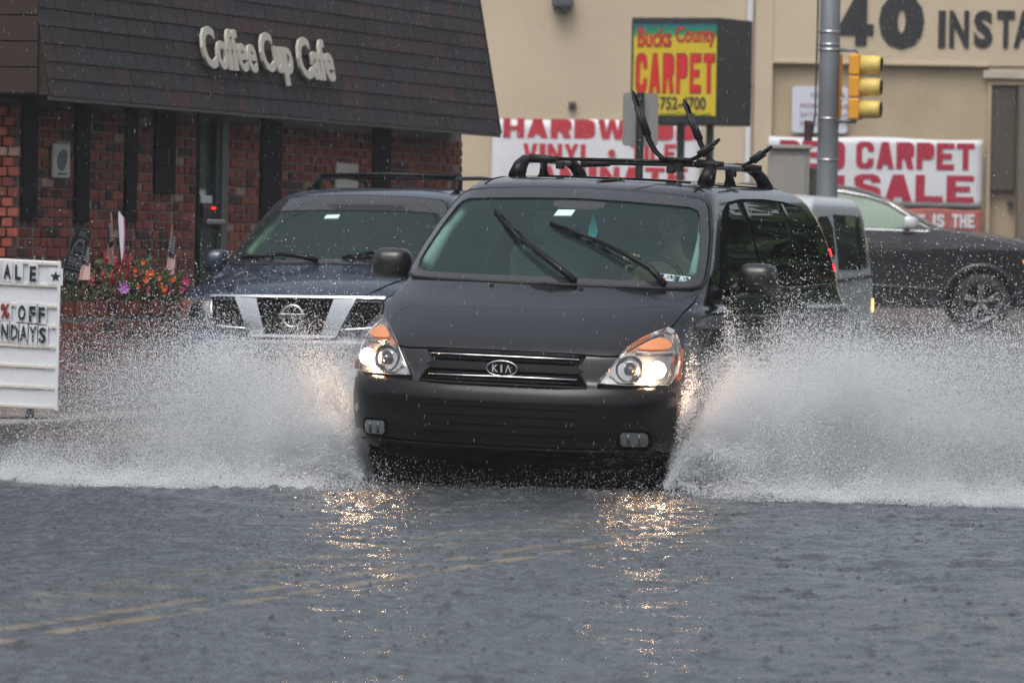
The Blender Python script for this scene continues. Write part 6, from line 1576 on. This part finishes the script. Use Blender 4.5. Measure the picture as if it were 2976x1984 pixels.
for s, ax in ((1, 'L'), (-1, 'R')):
    gl = [(1.86, 1.40), (1.98, 1.52), (2.20, 1.66), (2.50, 1.765), (2.85, 1.82), (3.05, 1.835), (3.10, 1.38), (2.2, 1.37)]
    jg = glass('suv_side_glass', (.55, .75, .62), ior=1.5, haze=(.40, .55, .44), hazew=.55)
    sj.patch('front_window', gl, ax, jg, j, lift=.006, depth=.006, res=.08)
    sj.patch('rear_window', [(3.15, 1.38), (3.12, 1.835), (3.9, 1.82), (4.05, 1.38)], ax, TINT, j, lift=.006, depth=.006, res=.1)
    sj.line('chrome_trim', [(4.3, 1.37), (3.1, 1.355), (2.2, 1.345), (1.72, 1.335), (1.64, 1.345), (1.66, 1.37), (1.80, 1.44), (1.98, 1.57), (2.20, 1.70), (2.50, 1.80), (2.85, 1.855), (3.3, 1.87), (3.9, 1.86), (4.3, 1.80)], ax, .016, CHR, j, lift=.008)
    mo = mirror(j, s * 1.12, 1.92, 1.45, 1, .24, .18, .19, MIRW, s)
    for wy in (.95, 3.86):
        wheel(j, s * .86, wy, .395, .39, s, spokes=5, w=.25, rim=mat('grey_rim', (.22, .21, .21), rough=.4, metal=.6))
        sj.line('arch_flare', [(wy + .50 * math.cos(R(a)), .40 + .49 * math.sin(R(a))) for a in range(-25, 206, 8)], ax, .030, JEEPP, j, lift=.0, n=8)
        MB().box((s * .60, wy, .6), (.35, .95, .5)).build('arch_liner', DARK, j)
    d1 = sj.patch('front_door', [(1.70, .55), (1.62, 1.30), (3.08, 1.34), (3.10, .50), (1.75, .48)], ax, JEEPP, j, lift=.006, depth=.012, res=.15)
    h, n = sj.hit(ax, 2.86, 1.24); MB().box(h + Vector((s * .02, 0, 0)), (.03, .16, .03)).build('door_handle', CHR2, d1, bevel=.008)
    sj.line('body_crease', [(.9, 1.14), (1.6, 1.17), (3.0, 1.19), (4.4, 1.21)], ax, .010, JEEPP, j, lift=.002)
    sj.line('sill_trim', [(1.50, .56), (2.4, .60), (3.3, .60)], ax, .018, JEEPP, j, lift=.004)
    sj.line('sill', [(1.5, .38), (3.3, .38)], ax, .03, TRIM, j, lift=.0)
    q = (lambda p: p) if s > 0 else mir
    hl = sj.patch('headlight', q([(.60, 1.02), (.90, 1.00), (.96, .96), (.96, .84), (.62, .86)]), 'F', REFL, j, lift=.012, depth=.02, res=.05)
    sj.patch('indicator', [(.20, .90), (.36, .90), (.40, .97), (.24, .985)] if True else None, ax, mat('amber_lit', (.8, .3, .03), emit=(1, .30, .03), estr=1.6), hl, lift=.012, depth=.01, res=.04)
sj.line('bonnet_gap', [(-.80, 1.345), (0, 1.40), (.80, 1.345)], 'F', .01, DARK, j)
JW = [(0, 1.42), (.80, 1.41), (.84, 1.44), (.78, 1.62), (.72, 1.76), (.6, 1.82), (0, 1.84)]; JW = JW + [(-x, z) for x, z in JW[-2:0:-1]]
sj.patch('windscreen', JW, 'F', TINT, j, lift=.006, depth=.01, res=.1)
sj.patch('grille', rrect(-.5, .5, .88, 1.02, .03), 'F', DARK, j, lift=.01, depth=.01, res=.08)
sj.patch('tail_light', rrect(.62, .9, 1.0, 1.15, .03), 'B', REDL, j, lift=.01, depth=.01, res=.08); sj.patch('tail_light', mir(rrect(.62, .9, 1.0, 1.15, .03)), 'B', REDL, j, lift=.01, depth=.01, res=.08)
MB().box((0, 2.4, .40), (1.5, 4.2, .2)).build('underbody', DARK, j)
place(j, Vector((7.28, 82.36, gz(0, 82) - .0)), Euler((0, 0, R(90))))

# ======================= silver people carrier behind
VR = [(.22, .2, .3, 2.8, .84, 4.5, .16, 4), (.40, .0, .4, 2.8, .87, 4.62, .16, 4), (.75, .0, .4, 2.8, .885, 4.64, .16, 4), (.93, .05, .45, 3, .885, 4.64, .16, 4), (1.02, .35, .5, 3.2, .88, 4.62, .16, 4), (1.10, .8, .4, 3.2, .872, 4.60, .16, 4),
      (1.2, 1.0, .3, 3.2, .86, 4.58, .16, 4), (1.45, 1.35, .3, 3.2, .83, 4.52, .16, 4), (1.65, 1.65, .28, 3.4, .80, 4.46, .16, 4), (1.73, 1.85, .28, 3.4, .775, 4.40, .18, 4), (1.785, 2.1, .3, 3.2, .72, 4.30, .2, 4), (1.81, 2.5, .3, 3, .55, 4.1, .25, 3)]
sv_ = Shell(VR, sub=5)
def boxy(label, loc, yaw, m, scale=1.0, cat='van'):
    o = tag(empty('parked_van' if cat == 'x' else 'people_carrier', (0, 0, 0)), label, cat)
    sv_.body('body', m, o)
    for s, ax in ((1, 'L'), (-1, 'R')):
        sv_.patch('side_window', smoothpoly([(1.6, 1.18), (1.95, 1.60), (2.75, 1.62), (2.75, 1.16)], 1), ax, TINT, o, lift=.006, depth=.008, res=.1)
        sv_.patch('middle_window', [(2.85, 1.12), (2.85, 1.63), (3.965, 1.63), (3.965, 1.12)], ax, TINT, o, lift=.006, depth=.008, res=.1)
        sv_.patch('rear_side_window', smoothpoly([(3.99, 1.12), (3.99, 1.635), (4.38, 1.635), (4.50, 1.50), (4.52, 1.22), (4.44, 1.16)], 1), ax, TINT, o, lift=.006, depth=.008, res=.1)
        sv_.line('side_moulding', [(1.2, .98), (3.0, 1.02), (4.5, 1.06)], ax, .016, TRIM, o, lift=.004)
        sv_.line('window_pillar', [(3.985, 1.17), (3.985, 1.62)], ax, .014, TRIM, o, lift=.01)
        wheel(o, s * .78, .85, .33, .33, s); wheel(o, s * .78, 3.75, .33, .33, s)
        q = (lambda p: p) if s > 0 else mir
        sv_.patch('tail_light', q(rrect(.74, .855, .72, 1.05, .02)), 'B', REDL, o, lift=.012, depth=.02, res=.05)
        sv_.patch('headlight', q([(.55, .80), (.83, .80), (.84, .92), (.60, .95)]), 'F', REFL, o, lift=.01, depth=.02, res=.05)
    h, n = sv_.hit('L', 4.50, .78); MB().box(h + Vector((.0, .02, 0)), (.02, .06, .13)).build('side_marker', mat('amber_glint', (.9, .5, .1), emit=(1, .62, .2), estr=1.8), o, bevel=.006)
    sv_.patch('windscreen', [(-.66, 1.18), (.66, 1.18), (.60, 1.66), (-.60, 1.66)], 'F', TINT, o, lift=.006, depth=.01, res=.1)
    sv_.patch('rear_window', rrect(-.6, .6, 1.2, 1.6, .05), 'B', TINT, o, lift=.006, depth=.01, res=.1)
    sv_.patch('grille', rrect(-.4, .4, .62, .84, .04), 'F', DARK, o, lift=.008, depth=.01, res=.1)
    MB().box((0, 2.3, .3), (1.4, 4.0, .14)).build('underbody', DARK, o)
    place(o, loc, Euler((0, 0, R(yaw)))); return o
boxy('silver people carrier with dark rear windows directly behind the black van', Vector((1.50, 53.6, .13)), -14, SILV)
g = boxy('grey van of which only the roof shows between the two front cars', Vector((-1.15, 63.0, .20)), -14, mat('grey_van_paint', (.20, .22, .24), rough=.4, coat=.5))
# ------------------------------------------------------------------ spray, rain (point clouds and small meshes)
def points_object(name, P, rad, m, label):
    me = bpy.data.meshes.new(name); me.vertices.add(len(P)); me.vertices.foreach_set('co', P.astype(np.float32).ravel())
    at_ = me.attributes.new('rad', 'FLOAT', 'POINT'); at_.data.foreach_set('value', rad.astype(np.float32))
    me.materials.append(m); o = bpy.data.objects.new(name, me); COL.objects.link(o)
    g = bpy.data.node_groups.new(name + '_points', 'GeometryNodeTree')
    g.interface.new_socket('Geometry', in_out='INPUT', socket_type='NodeSocketGeometry'); g.interface.new_socket('Geometry', in_out='OUTPUT', socket_type='NodeSocketGeometry')
    i, o_ = g.nodes.new('NodeGroupInput'), g.nodes.new('NodeGroupOutput')
    mp = g.nodes.new('GeometryNodeMeshToPoints'); na = g.nodes.new('GeometryNodeInputNamedAttribute'); na.data_type = 'FLOAT'; na.inputs['Name'].default_value = 'rad'
    sm = g.nodes.new('GeometryNodeSetMaterial'); sm.inputs['Material'].default_value = m
    g.links.new(i.outputs[0], mp.inputs['Mesh']); g.links.new(na.outputs['Attribute'], mp.inputs['Radius']); g.links.new(mp.outputs[0], sm.inputs['Geometry']); g.links.new(sm.outputs[0], o_.inputs[0])
    md = o.modifiers.new('points', 'NODES'); md.node_group = g
    return tag(o, label, 'water spray', kind='stuff')

def droplet_mat():
    m = bpy.data.materials.new('spray_droplet'); m.use_nodes = True; t = m.node_tree; b = t.nodes['Principled BSDF']
    b.inputs['Base Color'].default_value = (.74, .77, .80, 1); b.inputs['Roughness'].default_value = .18; b.inputs['IOR'].default_value = 1.33
    b.inputs['Specular IOR Level'].default_value = .8
    return m
DROP = droplet_mat()
VD = np.array([-math.sin(R(14)), -math.cos(R(14)), 0]); VL = np.array([math.cos(R(14)), -math.sin(R(14)), 0]); G = 9.8
def spray(side, seed, njet, per, vz_rng, vl_rng, f_rng, tmax, rad_rng, spread, ysrc=1.0, V=8.0, zpow=.8, latpow=1.0):
    rg = np.random.default_rng(seed)
    P0 = np.array(KIA_LOC) + VL * side * .95 - VD * ysrc; P0[2] = .02
    tau = rg.uniform(.02, tmax, njet); vz = vz_rng[0] + (vz_rng[1] - vz_rng[0]) * rg.random(njet) ** zpow
    vl = vl_rng[0] + (vl_rng[1] - vl_rng[0]) * rg.random(njet) ** latpow; f = rg.uniform(*f_rng, njet)
    per = np.maximum(1, (per * rg.gamma(.55, 1 / .55, njet)).astype(int)); T = np.repeat(tau, per); n = len(T)
    T = np.clip(T + rg.normal(0, .045, n), .005, None)
    a = np.repeat(vz, per) * (1 + rg.normal(0, spread, n)); b = np.repeat(vl, per) * (1 + rg.normal(0, spread * 1.3, n)); c = np.repeat(f, per) + rg.normal(0, spread * .35, n); c = c - np.clip(1.3 - b, 0, None) * .10
    z = a * T - .5 * G * T * T
    drag = 1 / (1 + .25 * T)
    P = P0 + np.outer(b * T * drag * side, VL) + np.outer((c - 1) * V * T, VD); P[:, 2] += z
    P += rg.normal(0, .012, P.shape)
    k = P[:, 2] > .0; P = P[k]; r_ = rad_rng[0] + (rad_rng[1] - rad_rng[0]) * rg.random(len(P)) ** 2.6
    return P, r_
def merge(*L): return np.vstack([l[0] for l in L]), np.concatenate([l[1] for l in L])
def skirt(side, seed, n, xr, hr, rad, front):
    """low boil of foam where the sheet meets the water"""
    rg = np.random.default_rng(seed); q = rg.random(n); q = q if xr[0] > 0 else 1 - q; q = np.where(rg.random(n) < .03, -.06 * np.abs(rg.normal(0, 1, n)) * (1 if xr[0] > 0 else -1) + (0 if xr[0] > 0 else 1), q); q = np.where(xr[0] > 0, q + rg.exponential(.07, n), q - rg.exponential(.07, n)) if True else q; x = xr[0] + (xr[1] - xr[0]) * q; yb = front(x); y = yb + np.abs(rg.normal(0, .9, n)); clump = .5 + .5 * np.sin(x * 5.3 + seed) * np.sin(x * 12.1 + 1)
    z = np.abs(rg.normal(0, 1, n)) * hr * (.35 + .65 * clump) * (.35 + (y - yb).clip(0, 1.2) * .7); P = np.stack([x, y, z], 1)
    return P, rad[0] + (rad[1] - rad[0]) * rg.random(n) ** 2.5
fr_r = lambda x: 33.85 - .22 * (x - 1.2) + .05 * np.sin(x * 4) + .03 * np.sin(x * 13)
fr_l = lambda x: 34.05 + .14 * (-x - 1.0) + .05 * np.sin(x * 4 + 1) + .03 * np.sin(x * 11)
PR, RR_ = merge(spray(1, 1, 420, 320, (1.2, 4.3), (.8, 7.2), (.55, 1.22), .80, (.0014, .0040), .07),
                spray(1, 21, 520, 2400, (.8, 4.0), (.8, 7.4), (.55, 1.24), .74, (.0007, .0016), .10),
                spray(1, 2, 260, 500, (.3, 3.2), (.9, 7.5), (.6, 1.25), .62, (.0012, .0030), .10),
                spray(1, 11, 260, 260, (.8, 4.2), (.35, 2.4), (.72, 1.10), .74, (.0014, .0040), .07, ysrc=.9),
                spray(1, 23, 420, 900, (.8, 3.8), (.4, 2.6), (.70, 1.10), .74, (.0007, .0016), .10, ysrc=.9),
                spray(1, 31, 200, 300, (.6, 3.9), (.15, 2.6), (.86, 1.08), .72, (.0014, .0038), .08, ysrc=.35),
                spray(1, 33, 260, 1000, (.4, 3.6), (.1, 2.6), (.84, 1.06), .70, (.0007, .0016), .10, ysrc=.35),
                spray(1, 3, 1500, 14, (2.8, 4.9), (1.0, 6.5), (.4, 1.2), .9, (.0014, .0040), .12),
                skirt(1, 4, 90000, (1.15, 4.6), .13, (.0012, .0034), fr_r))
_rg = np.random.default_rng(77); _n = 2500
_x = _rg.uniform(-1.15, 1.0, _n); _h = np.abs(_rg.normal(0, 1, _n)) * (.05 + .13 * np.abs(_x + .08) ** 1.5); UM = (np.stack([_x, _rg.uniform(34.0, 34.9, _n) - .2 * _x, _h], 1), _rg.uniform(.0006, .0016, _n))
PR, RR_ = merge((PR, RR_), UM)
points_object('spray', PR, RR_, DROP, 'white sheet of spray thrown up on the right side of the black van')
PL, RL_ = merge(spray(-1, 5, 340, 330, (1.0, 4.0), (.6, 5.2), (.5, 1.15), .74, (.0014, .0040), .07, latpow=1.3),
                spray(-1, 22, 460, 2200, (.7, 3.8), (.6, 5.4), (.5, 1.17), .70, (.0007, .0016), .10, latpow=1.3),
                spray(-1, 6, 280, 520, (.3, 3.4), (.6, 4.2), (.55, 1.18), .62, (.0012, .0030), .10, latpow=1.4),
                spray(-1, 32, 160, 260, (.5, 3.1), (.15, 2.2), (.84, 1.06), .62, (.0014, .0038), .08, ysrc=.45),
                spray(-1, 34, 240, 900, (.4, 3.0), (.1, 2.2), (.84, 1.06), .62, (.0007, .0016), .10, ysrc=.45),
                spray(-1, 7, 1500, 14, (2.4, 4.6), (.8, 6.2), (.4, 1.15), .85, (.0014, .0040), .12),
                spray(-1, 13, 200, 220, (.6, 3.2), (.35, 1.8), (.70, 1.04), .66, (.0014, .0040), .07, ysrc=.9),
                spray(-1, 24, 360, 800, (.7, 3.2), (.35, 2.0), (.70, 1.06), .68, (.0007, .0016), .10, ysrc=.9),
                skirt(-1, 8, 90000, (-4.6, -.98), .11, (.0012, .0034), fr_l))
points_object('spray', PL, RL_, DROP, 'white sheet of spray thrown up between the letter board and the black van')

# rain falling through the whole scene
def rain():
    rg = np.random.default_rng(21); n = 24000
    Y = rg.uniform(28, 92, n); X = rg.uniform(-1, 1, n) * (1.6 + Y * .10); Z = rg.uniform(0.02, 4.9, n); L = rg.uniform(.010, .030, n); w = rg.uniform(.0006, .0011, n)
    base = np.array([(0, 0, .5), (1, 0, 0), (0, 1, 0), (-1, 0, 0), (0, -1, 0), (0, 0, -.5)], float)
    lean = rg.normal(.06, .03, n)
    V = base[None] * np.stack([w, w, L], 1)[:, None, :]
    V[:, :, 0] += V[:, :, 2] * lean[:, None]
    V += np.stack([X, Y, Z], 1)[:, None, :]
    f = np.array([(0, 1, 2), (0, 2, 3), (0, 3, 4), (0, 4, 1), (5, 2, 1), (5, 3, 2), (5, 4, 3), (5, 1, 4)])
    F = (f[None] + (np.arange(n) * 6)[:, None, None]).reshape(-1, 3)
    me = bpy.data.meshes.new('rain'); me.vertices.add(n * 6); me.vertices.foreach_set('co', V.astype(np.float32).ravel())
    me.loops.add(F.size); me.loops.foreach_set('vertex_index', F.astype(np.int32).ravel()); me.polygons.add(len(F))
    me.polygons.foreach_set('loop_start', np.arange(0, F.size, 3, dtype=np.int32)); me.polygons.foreach_set('loop_total', np.full(len(F), 3, dtype=np.int32)); me.update(calc_edges=True)
    tag(link('rain', me, mat('rain_drop', (.62, .66, .68), rough=.15, ior=1.33)), 'fine rain falling across the street', 'rain', kind='stuff')
rain()
def crowns():
    """little columns and beads thrown up where rain strikes the flood"""
    rg = np.random.default_rng(5); n = 3600
    X, Y = rg.uniform(-4.4, 4.4, n), rg.uniform(18.4, 34.2, n) ; h = rg.uniform(.002, .010, n); r_ = rg.uniform(.003, .010, n)
    k = 6; ang = np.arange(k) * 2 * math.pi / k
    V = np.zeros((n, 2 * k + 1, 3)); 
    V[:, :k, 0] = np.cos(ang) * r_[:, None] * 1.6; V[:, :k, 1] = np.sin(ang) * r_[:, None] * 1.6; V[:, :k, 2] = -.004
    V[:, k:2 * k, 0] = np.cos(ang) * r_[:, None] * .55; V[:, k:2 * k, 1] = np.sin(ang) * r_[:, None] * .55; V[:, k:2 * k, 2] = h[:, None] * .7
    V[:, 2 * k, 2] = h; V += np.stack([X, Y, np.zeros(n)], 1)[:, None, :]
    f = [(i, (i + 1) % k, k + (i + 1) % k) for i in range(k)] + [(i, k + (i + 1) % k, k + i) for i in range(k)] + [(k + i, k + (i + 1) % k, 2 * k) for i in range(k)]
    F = (np.array(f)[None] + (np.arange(n) * (2 * k + 1))[:, None, None]).reshape(-1, 3)
    me = bpy.data.meshes.new('rain_splashes'); me.vertices.add(n * (2 * k + 1)); me.vertices.foreach_set('co', V.astype(np.float32).reshape(-1))
    me.loops.add(F.size); me.loops.foreach_set('vertex_index', F.astype(np.int32).ravel()); me.polygons.add(len(F))
    me.polygons.foreach_set('loop_start', np.arange(0, F.size, 3, dtype=np.int32)); me.polygons.foreach_set('loop_total', np.full(len(F), 3, dtype=np.int32)); me.polygons.foreach_set('use_smooth', [True] * len(F)); me.update(calc_edges=True)
    tag(link('rain_splashes', me, mat('splash_water', (.05, .055, .058), rough=.12, ior=1.33, spec=.9)), 'tiny columns of water where raindrops hit the flood', 'rain', kind='stuff')
crowns()

# ------------------------------------------------------------------ trees round the crossing (seen only as reflections)
TL = [mat('tree_leaf', (.040, .075, .025), rough=.7, noise=.4, nscale=.5), mat('tree_leaf_dark', (.022, .040, .016), rough=.8)]
def row(name, label, pts, h0, h1, depth, n, seed, size):
    seg = [(Vector(a), Vector(b)) for a, b in zip(pts[:-1], pts[1:])]
    def fn(rg):
        a, b = seg[int(rg.random() * len(seg))]; t = rg.random(); p = a.lerp(b, t); q = p.x * .31 + p.y * .23
        top_ = h0 + (h1 - h0) * (.5 + .28 * math.sin(q) + .22 * math.sin(q * 2.7 + 1)); z = rg.random() ** .9 * top_
        return Vector((p.x + rg.normal() * depth, p.y + rg.normal() * depth, z)), (0 if rg.random() < .55 else 1)
    tag(foliage(name, n, fn, TL, size, seed), label, 'trees', kind='stuff')
row('treeline', 'dark trees across the street behind the photographer', [(-70, 30), (-60, -20), (-30, -45), (30, -45), (62, -20), (66, 25)], 14, 21, 1.6, 42000, 31, 1.1)
row('roadside_trees', 'green trees beyond the crossing to the right of the store', [(9.5, 63), (17, 61), (30, 57)], 4.0, 6.5, 1.0, 16000, 32, .7)
row('corner_trees', 'green trees at the far corner of the store', [(14, 78), (21, 90)], 8, 11, .9, 6000, 33, .6)

# ------------------------------------------------------------------ rain haze
hz = MB().box((0, 85, 11.5), (260, 370, 27)).build('haze', None)
hm_ = bpy.data.materials.new('rain_haze'); hm_.use_nodes = True; t = hm_.node_tree; t.nodes.clear()
pv = t.nodes.new('ShaderNodeVolumePrincipled'); pv.inputs['Color'].default_value = (.86, .90, .95, 1); pv.inputs['Density'].default_value = 0.0006
ho_ = t.nodes.new('ShaderNodeOutputMaterial'); t.links.new(pv.outputs[0], ho_.inputs['Volume']); hz.data.materials.append(hm_)
tag(hz, 'thin grey rain haze hanging over the whole street', 'haze', kind='stuff')
